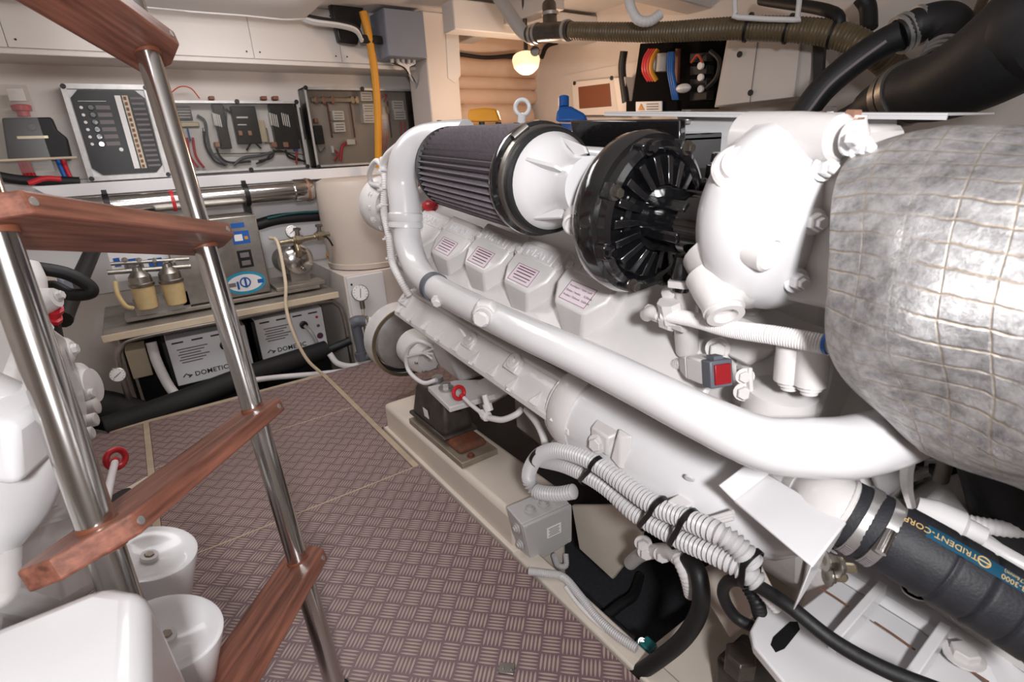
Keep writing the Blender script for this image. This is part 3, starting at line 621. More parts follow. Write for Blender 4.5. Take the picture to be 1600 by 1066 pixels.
# fuse panel box
YB1 = 3.40
x0, x1, z0, z1 = wb((92, 130), (268, 276), YB1)
fb_ = thing('fuse_board', 'black fuse panel in a clear framed box on the back wall', 'electrical panel', ((x0+x1)/2, YB1, z0))
obj('enclosure', G().bb(x0, x1, YB1+.012, YW-.01, z0, z1), 'white_plain', fb_, bev=.006)
fr = .022
g = G(); g.bb(x0, x1, YB1, YB1+.012, z1-fr, z1); g.bb(x0, x1, YB1, YB1+.012, z0, z0+fr); g.bb(x0, x0+fr, YB1, YB1+.012, z0+fr, z1-fr); g.bb(x1-fr, x1, YB1, YB1+.012, z0+fr, z1-fr)
obj('frame', g, 'galvanised', fb_)
a0, a1, b0, b1 = x0+fr+.004, x1-fr-.004, z0+fr+.004, z1-fr-.004; k = .035
fp = obj('face_plate', G().prism([(a0+k, YB1+.004, b0), (a1-k, YB1+.004, b0), (a1, YB1+.004, b0+k), (a1, YB1+.004, b1-k), (a1-k, YB1+.004, b1), (a0+k, YB1+.004, b1), (a0, YB1+.004, b1-k), (a0, YB1+.004, b0+k)], (0, .006, 0)), 'black_plastic', fb_)
ww, hh = a1-a0, b1-b0; yb = YB1+.0035
for i in range(6):
    z = b1-hh*(.20+.085*i)
    knob((a0+ww*.10, yb, z), (0, -1, 0), .007, .004, 'label_white', fp, 'indicator'); knob((a0+ww*.225, yb, z), (0, -1, 0), .013, .008, 'black_gloss', fp, 'push_button')
    obj('name_strip', G().bb(a0+ww*.29, a0+ww*.48, yb, yb+.001, z-.009, z+.009), 'ink_soft', fp)
obj('rule', G().bb(a0+ww*.08, a0+ww*.45, yb, yb+.001, b1-hh*.13, b1-hh*.125), 'label_white', fp)
obj('white_tape', G().bb(a0+ww*.58, a0+ww*.66, yb-.001, yb, b0+hh*.06, b1-hh*.06), 'label_white', fp)
obj('fuse_rail', G().bb(a0+ww*.68, a0+ww*.76, yb-.002, yb, b0+hh*.06, b1-hh*.06), 'cream', fp)
for i in range(14):
    z = b0+hh*(.09+.063*i); obj('fuse', G().bb(a0+ww*.70, a0+ww*.735, yb-.010, yb-.002, z-.006, z+.006), 'wood_plug', fp)
    if i % 1 == 0: obj('name_strip', G().bb(a0+ww*.79, a0+ww*.97, yb, yb+.001, z-.005, z+.005), 'ink_soft', fp)
knob((a0+ww*.47, yb, b0+hh*.30), (0, -1, 0), .009, .004, 'label_white', fp, 'indicator')
for cx in (x0+.012, x1-.012):
    for cz in (z0+.012, z1-.012): knob((cx, YB1, cz), (0, -1, 0), .011, .008, 'black_plastic', fb_, 'corner_screw')
# clear covered relay boxes
def clear_box(name, label, a, b, Y, dep=.09):
    x0, x1, z0, z1 = wb(a, b, Y); t = thing(name, label, 'electrical box', ((x0+x1)/2, Y, z0))
    obj('back_board', G().bb(x0, x1, YW-.022, YW-.009, z0, z1), 'white_plain' if 'relay' in label else 'board_grey', t)
    g = G(); e = .007
    g.bb(x0, x1, Y, YW-.022, z1-e, z1); g.bb(x0, x1, Y, YW-.022, z0, z0+e); g.bb(x0, x0+e, Y, YW-.022, z0, z1); g.bb(x1-e, x1, Y, YW-.022, z0, z1); obj('side_walls', g, 'clear', t)
    g = G(); e = .012
    g.bb(x0, x1, Y-.004, Y+.004, z1-e, z1); g.bb(x0, x1, Y-.004, Y+.004, z0, z0+e); g.bb(x0, x0+e, Y-.004, Y+.004, z0, z1); g.bb(x1-e, x1, Y-.004, Y+.004, z0, z1); obj('cover_rim', g, 'galvanised', t)
    obj('clear_cover', G().bb(x0+e, x1-e, Y-.001, Y+.001, z0+e, z1-e), 'clear', t)
    n = 3
    for i in range(n):
        for z in (z0+.004, z1-.004): knob((x0+.01+(x1-x0-.02)*i/(n-1), Y-.004, z), (0, -1, 0), .012, .008, 'black_plastic', t, 'cover_screw')
    return t
YC = 3.40; YI = YW-.024
c2 = clear_box('relay_box', 'clear covered box of black relays and breakers beside the fuse panel', (262, 157), (483, 261), YC)
def inner(t, name, a, b, m, dep=.03, Y=YI): 
    x0, x1, z0, z1 = wb(a, b, Y-dep); return obj(name, G().bb(x0, x1, Y-dep, Y, z0, z1), m, t, bev=.003)
def wire(t, pts, m, r=.006, Y=YI-.02, name='cable'): return hose(name, [P(x, y, Y=Y) for x, y in pts], r, m, t, 8, seg=6)
pl = inner(c2, 'warning_plate', (272, 166), (302, 188), 'black_plastic', .01)
for i in range(4): inner(pl, 'print', (276, 169+i*4.5), (298, 170.6+i*4.5), 'label_white', .0115)
inner(c2, 'bus_bar', (274, 191), (312, 198), 'brass', .02)
for a in (300, 324, 339): pass
for x, w_ in ((331, 20), (420, 20), (438, 20)):
    r_ = inner(c2, 'relay', (x, 162), (x+w_+12, 232), 'black_plastic', .055)
    for i in range(4): inner(r_, 'print', (x+3+i*3.2, 176+i), (x+4.6+i*3.2, 196+i), 'label_white', .0565)
    inner(r_, 'terminal', (x+4, 222), (x+14, 230), 'copper', .06)
bk = inner(c2, 'breaker', (360, 166), (410, 224), 'black_plastic', .05)
for x in (372, 387): inner(bk, 'contact', (x, 204), (x+8, 212), 'copper', .058)
inner(bk, 'print', (369, 182), (388, 185), 'label_white', .0515); inner(bk, 'print', (371, 194), (386, 196), 'label_white', .0515)
inner(c2, 'terminal_block', (400, 188), (419, 222), 'cream', .03)
inner(c2, 'fuse_holder', (458, 168), (478, 218), 'black_plastic', .03); inner(c2, 'connector', (458, 220), (466, 236), 'blue', .04)
for x in (286, 295): inner(c2, 'connector', (x-3, 200), (x+4, 220), 'blue', .03)
for i, x in enumerate((284, 292, 301)): wire(c2, [(x, 215), (x+4, 240), (x+10, 252), (x+18, 262)], 'red', .006)
wire(c2, [(308, 180), (320, 190), (324, 215), (332, 240), (355, 258)], 'grey_dark', .007); wire(c2, [(365, 258), (380, 247), (405, 243), (425, 238)], 'grey_dark', .008)
wire(c2, [(400, 256), (415, 250), (424, 240), (440, 236), (470, 250)], 'black_plastic', .005); wire(c2, [(335, 240), (380, 240), (440, 238), (475, 242)], 'bronze_hose', .003); wire(c2, [(464, 236), (463, 256)], 'red', .006)
wire(c2, [(340, 160), (352, 172), (354, 200)], 'grey_dark', .004); wire(c2, [(408, 232), (395, 222), (385, 235)], 'black_plastic', .005)
for pts in ([(338, 232), (345, 246), (360, 254), (392, 252)], [(428, 234), (424, 246), (404, 252)], [(446, 234), (452, 246), (476, 252)], [(352, 170), (360, 176)], [(318, 205), (322, 230), (336, 252), (352, 258)]): wire(c2, pts, 'black_plastic', .006)
for x in (316, 410): inner(c2, 'bracket', (x, 200), (x+12, 224), 'steel_dull', .015)
for x in (330, 412, 430): inner(c2, 'gland', (x-4, 150), (x+6, 156), 'wood_plug', .05)
hose('thin_cable', [P(262, 150, Y=YC), P(280, 136, Y=YC), P(298, 138, Y=YC), P(312, 154, Y=YC)], .003, 'orange_red', c2, 6)
c3 = clear_box('busbar_box', 'deep clear box of bus bars and red cables left of the white pillar', (474, 136), (658, 252), 3.36, .14)
inner(c3, 'bus_bar', (486, 152), (560, 160), 'steel_dull', .03)
for x, y in ((491, 152), (503, 152), (517, 152), (548, 152), (555, 152)): inner(c3, 'terminal', (x, y-2), (x+7, y+10), 'copper' if x < 520 else 'brass', .04)
for x0_, y0_ in ((519, 173), (521, 191), (563, 143), (566, 162), (567, 177), (612, 157), (615, 172)): 
    tg = inner(c3, 'label_tag', (x0_, y0_), (x0_+20, y0_+15), 'label_white', .055)
    for i in range(3): inner(tg, 'print', (x0_+3, y0_+3+i*4), (x0_+17, y0_+4.5+i*4), 'ink_soft', .0562)
for x in (512, 548, 606): inner(c3, 'fuse_link', (x, 158), (x+7, 215), 'wood_plug', .02)
for x in (597, 604): inner(c3, 'stud', (x, 166), (x+6, 178), 'brass', .03)
inner(c3, 'connector', (600, 186), (607, 202), 'blue', .04); inner(c3, 'relay', (490, 196), (508, 225), 'black_plastic', .04); inner(c3, 'contact', (491, 185), (498, 192), 'copper', .045)
wire(c3, [(522, 235), (528, 240), (522, 252)], 'red'); wire(c3, [(532, 252), (534, 232), (541, 224), (556, 222)], 'red', .010); inner(c3, 'sleeve', (542, 218), (556, 226), 'label_white', .04); inner(c3, 'sleeve', (517, 228), (523, 239), 'label_white', .04)
for x in (598, 604, 626, 632): wire(c3, [(x, 190), (x+1, 215), (x-2, 235)], 'red', .007)
wire(c3, [(495, 225), (500, 238), (508, 230)], 'grey_dark', .004); wire(c3, [(596, 152), (604, 148), (600, 160)], 'red', .005)
# battery isolator at far left
iso = thing('battery_isolator', 'dark isolator switch with red knob left of the fuse panel', 'switch', P(58, 250, Y=3.4))
g = G().prism([P(x, y, Y=3.40) for x, y in ((2, 184), (80, 183), (88, 202), (104, 215), (112, 247), (12, 250))], (0, .08, 0)); ib = obj('housing', g, 'black_rubber', iso, bev=.008)
knob(P(50, 199, Y=3.40), (0, -1, 0), .016, .01, 'black_plastic', ib, 'screw_cap'); obj('print', G().bb(*wb((26, 213), (76, 216), 3.399)[:2], 3.398, 3.40, *wb((26, 213), (76, 216), 3.399)[2:]), 'brass', ib)
obj('red_knob', G().lathe(P(38, 182, Y=3.43), (0, 0, 1), [(0, .024), (.02, .024), (.024, .036), (.045, .038), (.05, .03)], 20), 'red', iso)
obj('cable_tag', G().bb(*wb((8, 138), (42, 158), 3.42)[:2], 3.42, 3.43, *wb((8, 138), (42, 158), 3.42)[2:]), 'label_white', iso, bev=.002)
obj('shield', G().bb(*wb((-60, 131), (86, 268), 3.36)[:2], 3.36, 3.362, *wb((-60, 131), (86, 268), 3.36)[2:]), 'clear', iso)
for i, x in enumerate((30, 36, 42, 90, 98)): hose('battery_cable', [P(x, 250, Y=3.42), P(x+6, 265, Y=3.4), P(x+14, 282, Y=3.38)], .010, 'red' if i != 3 else 'blue', iso, 8)
hose('thin_rail', [P(-20, 252, Y=3.36), P(120, 246, Y=3.36)], .006, 'cream', iso, 8)
hose('black_cable', [P(-30, 270, Y=3.36), P(30, 281, Y=3.36), P(90, 283, Y=3.36), P(125, 284, Y=3.36)], .022, 'black_rubber', label='dark cable run below the isolator switch', cat='cable')
hose('battery_lead', [P(45, 287, Y=3.33), P(70, 279, Y=3.33), P(96, 280, Y=3.33)], .012, 'red', label='short red lead below the isolator switch', cat='cable')
# white ledge under the boxes
zt = P(200, 281, Y=3.24); p0 = P(48, 292, Y=3.24)
lg = obj('wall_ledge', G().prism([(p0.x, 3.24, p0.z), (1.35, 3.24, p0.z), (1.35, 3.24, p0.z-.055), (p0.x+.06, 3.24, p0.z-.055)], (0, .24, 0)), 'white_plain', kind='structure', label='white ledge board below the wall boxes', cat='ledge', bev=.003)
# stainless membrane tube
ya = 3.12; m0, m1 = P(-10, 334, Y=ya), P(488, 297, Y=ya); m0.z = m1.z = (P(60, 330, Y=ya).z+m1.z)/2
rt = thing('membrane_tube', 'long polished steel membrane tube under the white ledge', 'pressure tube', (.3, ya, m1.z-.06))
dr = (m1-m0).normalized(); obj('tube', G().cyl(m0, m1, .047, n=32), 'steel', rt)
ec = obj('end_cap', G().lathe(m1-dr*.10, dr, [(0, .047), (.0, .060), (.09, .060), (.10, .055)], 32), 'steel', rt); obj('band', G().ring(m1-dr*.035, dr, .063, .058, .012), 'copper', ec)
for px in (166, 386): 
    c = V((P(px, 312, Y=ya).x, ya, m1.z)); cp_ = obj('pipe_clip', G().ring(c-dr*.012, dr, .056, .046, .024), 'black_plastic', rt); obj('clip_lug', G().box(c+V((0, 0, .062)), (.02, .03, .02)), 'black_plastic', cp_, bev=.002); obj('clip_foot', G().box(c+V((0, .05, -.075)), (.03, .06, .05)), 'black_plastic', cp_, bev=.003)
for px in (268, 308): c = V((P(px, 306, Y=ya).x, ya, m1.z)); obj('red_collar', G().ring(c-dr*.008, dr, .050, .046, .016), 'red', rt)
obj('blue_sticker', G().lathe(V((P(432, 300, Y=ya).x, ya, m1.z))-dr*.04, dr, [(0, .0476), (.08, .0476)], 32), 'blue', rt) if False else None
hose('green_hose', [P(400, 352, Y=3.2), P(440, 342, Y=3.2), P(520, 336, Y=3.2)], .030, 'black_rubber', label='black hose with a green stripe behind the pump', cat='hose')
obj('hose_stripe', G().tube([P(418, 341, Y=3.165), P(460, 333, Y=3.165), P(510, 330, Y=3.165)], .006, 8), 'teal', bpy.data.objects['green_hose'])
# ---- machinery table
TZ = .393; TY0, TY1 = 2.80, 3.42; tx0, tx1 = -.232, .80
tbl = thing('machinery_table', 'low wooden shelf table with bent steel legs at the back wall', 'table', ((tx0+tx1)/2, 3.1, -.4))
obj('table_top', G().bb(tx0, tx1, TY0, TY1, TZ-.03, TZ), 'grey_metal', tbl, bev=.006); obj('edge_band', G().bb(tx0-.002, tx1+.002, TY0-.006, TY0, TZ-.034, TZ-.002), 'cream', tbl, bev=.002)
for y in (TY0+.05, TY1-.06):
    zr = TZ-.052; obj('leg_frame', G().tube([(tx0+.02, y, -.39), (tx0+.02, y, .05), (tx0+.025, y, zr-.10), (tx0+.05, y, zr-.03), (tx0+.13, y, zr), (.3, y, zr), (tx1-.08, y, zr), (tx1-.0, y, zr-.03), (tx1+.025, y, zr-.10), (tx1+.03, y, .05), (tx1+.03, y, -.39)], .013, 14, 6), 'steel_dull', tbl)
# ---- air conditioning units under the table
def ac_unit(label, a, b, Y, i):
    x0, x1, z0, z1 = wb(a, b, Y); t = thing('air_conditioner_unit', label, 'control unit', ((x0+x1)/2, Y+.1, -.40), 'white control boxes under the table'); ww, hh = x1-x0, z1-z0
    obj('case', G().bb(x0, x1, Y, Y+.20, z0, z1), 'white_plain', t, bev=.004); bd = obj('side_cover', G().bb(x0-.016, x0, Y+.01, Y+.2, z0+.01, z1-.01), 'black_plastic', t)
    obj('base', G().bb(x0, x1, Y+.02, Y+.2, -.40, z0), 'black_plastic', t)
    y = Y-.0008; L = lambda u, v: (x0+ww*u, y, z0+hh*v)
    for k in range(4): obj('vent_slot', G().bb(x0+ww*(.06+.24*k), x0+ww*(.20+.24*k), y-.0006, y+.002, z1-.026, z1-.018), 'ink', t)
    for k in range(6): obj('print', G().bb(x0+ww*(.10+(k % 2)*.02), x0+ww*(.48-.05*(k % 3)), y, y+.001, z1-.062-.014*k, z1-.056-.014*k), 'ink_soft', t)
    txt('DOMETIC', .034, L(.45, .18), (1, 0, 0), (0, 0, 1), 'ink', t, ext=.0004, sp=1.05, bold=.0006)
    obj('logo_mark', G().tube([L(.09, .17), L(.13, .23), L(.17, .17), L(.20, .18), L(.155, .21), L(.20, .18), L(.155, .14)], .003, 6, seg=1), 'ink', t)
    for u, v, m, r in ((.90, .78, 'red', .008), (.90, .56, 'grey_dark', .009), (.90, .30, 'ink_purple', .018), (.93, .10, 'blue', .006)): knob(L(u, v), (0, -1, 0), r, .0012, m, t, 'sticker')
    so = obj('cable_gland', G().lathe(L(.68, .66), (0, -1, 0), [(0, .022), (.012, .022), (.014, .014), (.03, .013)], 18), 'black_plastic', t)
    hose('cable', [L(.68, .66)+V((0, -.02, 0)) if False else V(L(.68, .66))+V((0, -.025, 0)), V(L(.74, .50))+V((0, -.05, 0)), V(L(.80, .20))+V((0, -.05, 0)), V(L(.84, -.1))+V((0, -.03, 0))], .011, 'grey_plastic', so, 10)
    return t
ac_unit('white control box under the left part of the table', (258, 533), (398, 575), 2.98, 0)
ac_unit('white control box under the right part of the table, beside the gauge cabinet', (397, 501), (513, 540), 2.98, 1)
obj('carton', G().bb(*wb((195, 550), (240, 586), 3.05)[:2], 3.05, 3.2, *wb((195, 550), (240, 586), 3.05)[2:]), 'cream', label='small beige box under the table left of the control boxes', cat='box', bev=.004)
hose('white_hose', [P(236, 535, Y=2.92), P(245, 565, Y=2.9), P(262, 600, Y=2.88), P(278, 622, Y=2.86)], .022, 'rope_white', label='white hose curving down under the left end of the table', cat='hose')
# thermometer style gauge at the left table leg
gd = thing('pressure_gauge', 'small round white gauge on the left table leg', 'gauge', P(186, 585, Y=2.82))
dv = (V((0, 0, CAMH))-P(186, 585, Y=2.82)).normalized()
def gauge(t, c, d, r, m='steel_dull', ang=.6):
    d = V(d).normalized(); obj('case', G().lathe(c-d*.02, d, [(0, r*.8), (.004, r), (.022, r), (.024, r*.9)], 28), m, t); dl = obj('dial', G().cyl(c+d*.001, c+d*.0045, r*.9, n=28), 'label_white', t)
    uu, vv = perp(d); obj('needle', G().box(c+d*.006, (r*1.1, r*.07, .001), (uu*math.cos(ang)+vv*math.sin(ang), vv*math.cos(ang)-uu*math.sin(ang), d)), 'ink', dl)
    for i in range(11):
        a = -.8+i*.47; q = uu*math.cos(a)+vv*math.sin(a); obj('tick', G().box(c+d*.005+q*r*.76, (r*.16, r*.04, .001), (q, d.cross(q), d)), 'ink', dl)
gauge(gd, P(184, 586, Y=2.76), V((-.1, -1, .3)), .032); obj('stem', G().cyl(P(176, 577, Y=2.79), P(180, 582, Y=2.78), .008, n=10), 'brass', gd)
# black lagged pipe lying in front
hose('lagged_pipe', [P(165, 672, Y=2.72), P(215, 655, Y=2.74), P(300, 622, Y=2.76), P(374, 592, Y=2.79), P(450, 566, Y=2.83), P(510, 546, Y=2.86)], [.06, .062, .056, .052, .052, .05], 'black_foam', n=20, label='thick black foam lagged pipe along the edge of the floor', cat='pipe')
hose('wrapped_duct', [P(95, 660, Y=2.9), P(150, 640, Y=2.88), P(215, 655, Y=2.86)], .09, 'black_foam', n=20, label='black wrapped duct in the dark corner left of the lagged pipe', cat='duct')
hose('white_hose', [P(370, 598, Y=2.74), P(430, 590, Y=2.74), P(520, 582, Y=2.74), P(575, 572, Y=2.73), P(602, 548, Y=2.73)], .014, 'rope_white', label='white hose lying along the floor edge up to the engine', cat='hose')
hose('white_hose', [P(515, 553, Y=2.78), P(528, 568, Y=2.76), P(553, 572, Y=2.74), P(585, 560, Y=2.72), P(600, 545, Y=2.72)], .016, 'rope_white', label='white hose looped below the grey elbow pipe', cat='hose')
hose('drain_line', [P(422, 372, Y=2.95), P(434, 380, Y=2.88), P(446, 440, Y=2.78), P(447, 480, Y=2.75), P(458, 520, Y=2.72), P(480, 562, Y=2.70), P(508, 588, Y=2.70)], .0085, 'cream', label='thin cream tube hanging from the pump over the table edge', cat='tube')
# ---- watermaker
wm = thing('watermaker', 'steel watermaker box with blue stickers on the machinery table', 'watermaker', P(350, 470, Y=2.92))
Ym = 2.92; x0, x1, z0, z1 = wb((250, 350), (424, 452), Ym); z0 = TZ+.035
bx = obj('cabinet', G().bb(x0, x1, Ym, Ym+.24, z0, z1), 'steel_dull', wm, bev=.006); ww, hh = x1-x0, z1-z0; y = Ym-.001
S = lambda nm, u0, u1, v0, v1, m, pr=bx, dy=0: obj(nm, G().bb(x0+ww*u0, x0+ww*u1, y-dy-.001, y-dy, z0+hh*v0, z0+hh*v1), m, pr)
s1 = S('blue_sticker', .70, .85, .86, .92, 'blue'); s2 = S('blue_sticker', .69, .88, .66, .82, 'blue'); S('print', .71, .80, .70, .78, 'label_white', s2, .001); S('print', .82, .86, .71, .75, 'yellow_hose', s2, .001)
s3 = S('black_plate', .70, .86, .36, .58, 'black_plastic'); S('print', .73, .83, .49, .55, 'ink_soft', s3, .001); S('print', .73, .83, .39, .45, 'ink_soft', s3, .001)
def oval(nm, cx, cz, rx, rz, yy_, m, pr, hole=0):
    g = G(); n = 36; vs = []
    for q in ((1, 0), (1, -.001)):
        vs += [(cx+rx*math.cos(2*PI*i/n), yy_+q[1], cz+rz*math.sin(2*PI*i/n)) for i in range(n)]
    g.add(vs, [tuple(range(n)), tuple(range(2*n-1, n-1, -1))]+[(i, (i+1) % n, n+(i+1) % n, n+i) for i in range(n)]); return obj(nm, g, m, pr)
cx, cz = x0+ww*.72, z0+hh*.16; cz = z0+hh*.17
ov = oval('oval_sticker', cx, cz, ww*.235, hh*.145, y, 'blue_ring', bx); oval('print', cx, cz, ww*.20, hh*.108, y-.001, 'label_white', ov); oval('print', cx, cz+.003, .026, .026, y-.002, 'blue', ov); oval('print', cx, cz+.003, .019, .019, y-.003, 'label_white', ov); S('print', .62, .645, .10, .2, 'blue', ov, .003); S('print', .86, .93, .14, .19, 'blue', ov, .002); S('print', .53, .61, .14, .19, 'ink_soft', ov, .002); S('print', .71, .735, .11, .24, 'blue', ov, .004)
knob((x0+ww*.45, y, z0+hh*.62), (0, -1, 0), .014, .01, 'black_plastic', bx, 'switch'); S('slot', .37, .40, .38, .5, 'black_plastic', bx)
obj('base_tray', G().bb(-.14, tx1-.06, Ym-.02, Ym+.3, TZ+.012, TZ+.03), 'grey_metal', wm, bev=.003)
for x in (-.05, .32, .66): obj('rubber_foot', G().cyl((x, Ym+.02, TZ), (x, Ym+.02, TZ+.014), .016), 'black_rubber', wm)
fx = x0
flt = thing('filter_unit', 'pair of cream filter bowls with metal heads under a blue and white label board', 'water filter', P(245, 480, Y=2.90))
x0, x1, z0, z1 = wb((166, 392), (296, 425), 2.97)
lbd = obj('label_board', G().bb(x0, x1, 2.97, 3.0, z0, z1), 'label_white', flt, bev=.002)
for a, b, m in (((176, 404), (190, 416), 'blue'), ((192, 406), (220, 411), 'blue'), ((230, 405), (256, 416), 'blue'), ((194, 415), (226, 419), 'ink_soft'), ((262, 404), (290, 412), 'blue')): q = wb(a, b, 2.968); obj('print', G().bb(q[0], q[1], 2.968, 2.97, q[2], q[3]), m, lbd)
for px, py in ((220, 440), (266, 434)):
    c = P(px, py, Y=2.90); hd2 = obj('filter_head', G().lathe(c-V((0, 0, .02)), (0, 0, 1), [(0, .05), (.012, .052), (.016, .046), (.045, .044), (.062, .03), (.07, .02), (.085, .018)], 28), 'steel_dull', flt)
    obj('filter_bowl', G().lathe(c-V((0, 0, .022)), (0, 0, -1), [(0, .046), (.02, .046), (.10, .041), (.105, .036)], 28), 'beige_bowl', flt); bolt(c+V((0, 0, .06)), (0, 0, 1), .012, 'steel_dull', hd2, 1)
a_, b_ = P(168, 426, Y=2.92), P(298, 416, Y=2.92); hose('manifold', [a_, (a_+b_)/2, b_], .011, 'steel_dull', flt); hose('manifold', [a_+V((.02, 0, .035)), b_+V((0, 0, .035))], .008, 'steel_dull', flt, seg=1)
for px in (200, 222, 246, 276): c = P(px, 424, Y=2.92); obj('bolt_post', G().cyl(c, c+V((0, 0, .06)), .005, n=8), 'steel_dull', flt); bolt(c+V((0, 0, .05)), (0, -1, 0), .009, 'steel_dull', flt)
hose('bowl_drain', [P(180, 440, Y=2.9), P(184, 460, Y=2.88), P(196, 478, Y=2.87), P(208, 482, Y=2.88)], .010, 'beige_bowl', flt); obj('stand', G().bb(c.x-.2, c.x+.02, 2.92, 2.98, TZ+.03, c.z-.1), 'steel_dull', flt)
# ---- pump and fittings right of the box
pm = thing('pump', 'round stainless pump with brass fittings on the right of the table', 'pump', P(470, 430, Y=3.0)); pm_c = P(467, 407, Y=2.97)
obj('pump_head', G().lathe(pm_c+V((0, .06, 0)), (.12, -1, .1), [(0, .07), (.02, .078), (.045, .078), (.05, .07), (.062, .05), (.066, .02), (.07, 0)], 36), 'steel', pm); bd = obj('motor', G().lathe(pm_c+V((-.02, .25, -.02)), (0.05, -1, .05), [(0, .06), (.01, .066), (.18, .066), (.19, .055)], 28), 'grey_metal', pm)
for i in range(8): obj('cooling_fin', G().ring(pm_c+V((-.02, .23-i*.02, -.02+.001*i)), (.05, -1, .05), .073, .06, .006, 24), 'steel_dull', bd)
knob(pm_c+V((.015, -.008, -.05)), (.1, -1, 0), .012, .01, 'steel_dull', pm, 'drain_plug'); obj('outlet_elbow', G().tube([pm_c+V((.0, -.01, .03)), pm_c+V((0, -.03, .055)), pm_c+V((0, -.02, .09)), pm_c+V((0, -.015, .12))], .016, 14), 'brass', pm)
a_, b_ = P(437, 380, Y=2.95), P(515, 366, Y=2.95); obj('valve_pipe', G().tube([a_, (a_+b_)/2, b_], .013, 14), 'brass', pm)
for px, py in ((466, 374), (500, 368)): c = P(px, py, Y=2.94); obj('valve_body', G().lathe(c-V((.028, 0, 0)), (1, 0, 0), [(0, .018), (.012, .018), (.014, .026), (.042, .026), (.044, .018), (.056, .018)], 8), 'brass', pm); obj('valve_stem', G().lathe(c, (0, -.2, 1), [(0, .014), (.05, .011), (.05, .02), (.058, .02)], 12), 'steel_dull', pm)
gauge(pm, P(457, 362, Y=2.96), V((-.1, -1, .3)), .034); hose('lever', [P(500, 368, Y=2.92), P(512, 372, Y=2.92), P(520, 384, Y=2.92)], .005, 'black_plastic', pm)
obj('pump_base', G().bb(.52, .77, 2.9, 3.2, TZ+.03, TZ+.05), 'grey_metal', pm, bev=.003); obj('saddle', G().bb(pm_c.x-.05, pm_c.x+.05, 3.0, 3.2, TZ+.05, pm_c.z-.05), 'grey_metal', pm); hose('yellow_tube', [P(510, 398, Y=3.1), P(520, 400, Y=3.1), P(525, 412, Y=3.1)], .012, 'yellow_hose', pm)
# ---- cabinet with gauge, tank on top
X0 = .845; CT = P(541, 432, Y=2.78).z
cb_ = thing('cabinet', 'white cabinet with a round gauge under the plastic tank', 'cabinet', (1.15, 3.0, -.4))
obj('body', G().bb(X0, 1.5, 2.80, 3.45, -.4, CT), 'wall_paint', cb_, bev=.004); dp_ = obj('door', G().bb(X0+.012, 1.06, 2.785, 2.80, .05, CT-.01), 'white_plain', cb_, bev=.002)
for z in (.12, CT-.05): knob((X0+.03, 2.785, z), (0, -1, 0), .006, .002, 'ink', dp_, 'screw')
gauge(cb_, P(563, 458, Y=2.74), V((-.15, -1, .25)), .045, ang=1.4); obj('gauge_neck', G().cyl(P(565, 470, Y=2.75), P(567, 482, Y=2.75), .014, n=12), 'steel_dull', cb_); hose('gauge_tube', [P(567, 482, Y=2.75), P(568, 500, Y=2.74), P(572, 530, Y=2.74), P(574, 545, Y=2.73)], .006, 'brass', cb_, 8)
tk = obj('plastic_tank', G().lathe((1.10, 3.06, CT+.002), (0, 0, 1), [(0, .19), (.004, .243), (.03, .245), (.034, .238), (.25, .246), (.44, .248), (.475, .235), (.49, .20), (.492, 0)], 48), 'tank_plastic', label='tall cream plastic tank standing on the white cabinet', cat='tank')
el = thing('elbow_pipe', 'dark grey plastic elbow pipe in front of the white cabinet', 'pipe', P(565, 560, Y=2.72)); obj('upright', G().tube([P(568, 562, Y=2.72), P(562, 535, Y=2.72), P(557, 512, Y=2.72), P(556, 505, Y=2.72)], .028, 18), 'grey_dark', el); obj('elbow', G().tube([P(550, 506, Y=2.72), P(558, 502, Y=2.71), P(570, 502, Y=2.70)], .031, 18), 'grey_dark', el)
obj('collar', G().cyl(P(563, 550, Y=2.715), P(567, 561, Y=2.715), .034), 'grey_dark', el); obj('clip', G().ring(P(571, 502, Y=2.70), (1, 0, 0), .028, .022, .015), 'steel_dull', el); hose('branch', [P(572, 502, Y=2.70), P(590, 502, Y=2.66), P(604, 510, Y=2.6)], .022, 'rope_white', el)
obj('wye_fitting', G().tube([P(572, 558, Y=2.70), P(582, 556, Y=2.68), P(590, 550, Y=2.66)], .02, 12), 'grey_dark', el)
hose('teal_hose', [P(500, 552, Y=2.84), P(522, 543, Y=2.84), P(548, 532, Y=2.82)], .022, 'black_rubber', label='short black hose with a teal print right of the lagged pipe', cat='hose')
# ---- top: grey control box, yellow hose, wiring
gb = thing('control_box', 'blue grey metal control box hung beside the white pillar', 'control box', P(630, 90, Y=3.0)); x0, x1, z0, z1 = wb((598, 12), (667, 91), 3.0); obj('case', G().bb(x0, x1, 3.0, 3.19, z0, z1), 'grey_box', gb, bev=.003); obj('lid', G().bb(x0+.002, x1-.002, 2.992, 3.0, z0+.002, z1-.002), 'grey_box', gb, bev=.002)
for i, px in enumerate((612, 621, 629, 638, 646)): c = P(px, 90, Y=3.08); gl = obj('cable_gland', G().cyl((c.x, 3.08, z0-.02), (c.x, 3.08, z0), .010, n=10), 'grey_plastic', gb); hose('cable', [V((c.x, 3.08, z0-.015)), P(630+i*2, 104, Y=3.1), P(640, 116, Y=3.12), P(650, 134, Y=3.2), P(653, 150, Y=3.3)], .008, 'rope_white' if i else 'black_rubber', gl, 8)
hose('yellow_hose', [P(567, 18, Y=3.05), P(576, 55, Y=3.05), P(585, 110, Y=3.08), P(590, 170, Y=3.1), P(591, 220, Y=3.12), P(591, 262, Y=3.14)], .021, 'yellow_hose', label='yellow hose hanging down in front of the bus bar box', cat='hose')
obj('hose_bracket', G().box(P(580, 62, Y=3.05), (.12, .03, .04)), 'black_plastic', label='black clip holding the yellow hose to the locker panel', cat='clip', bev=.006)
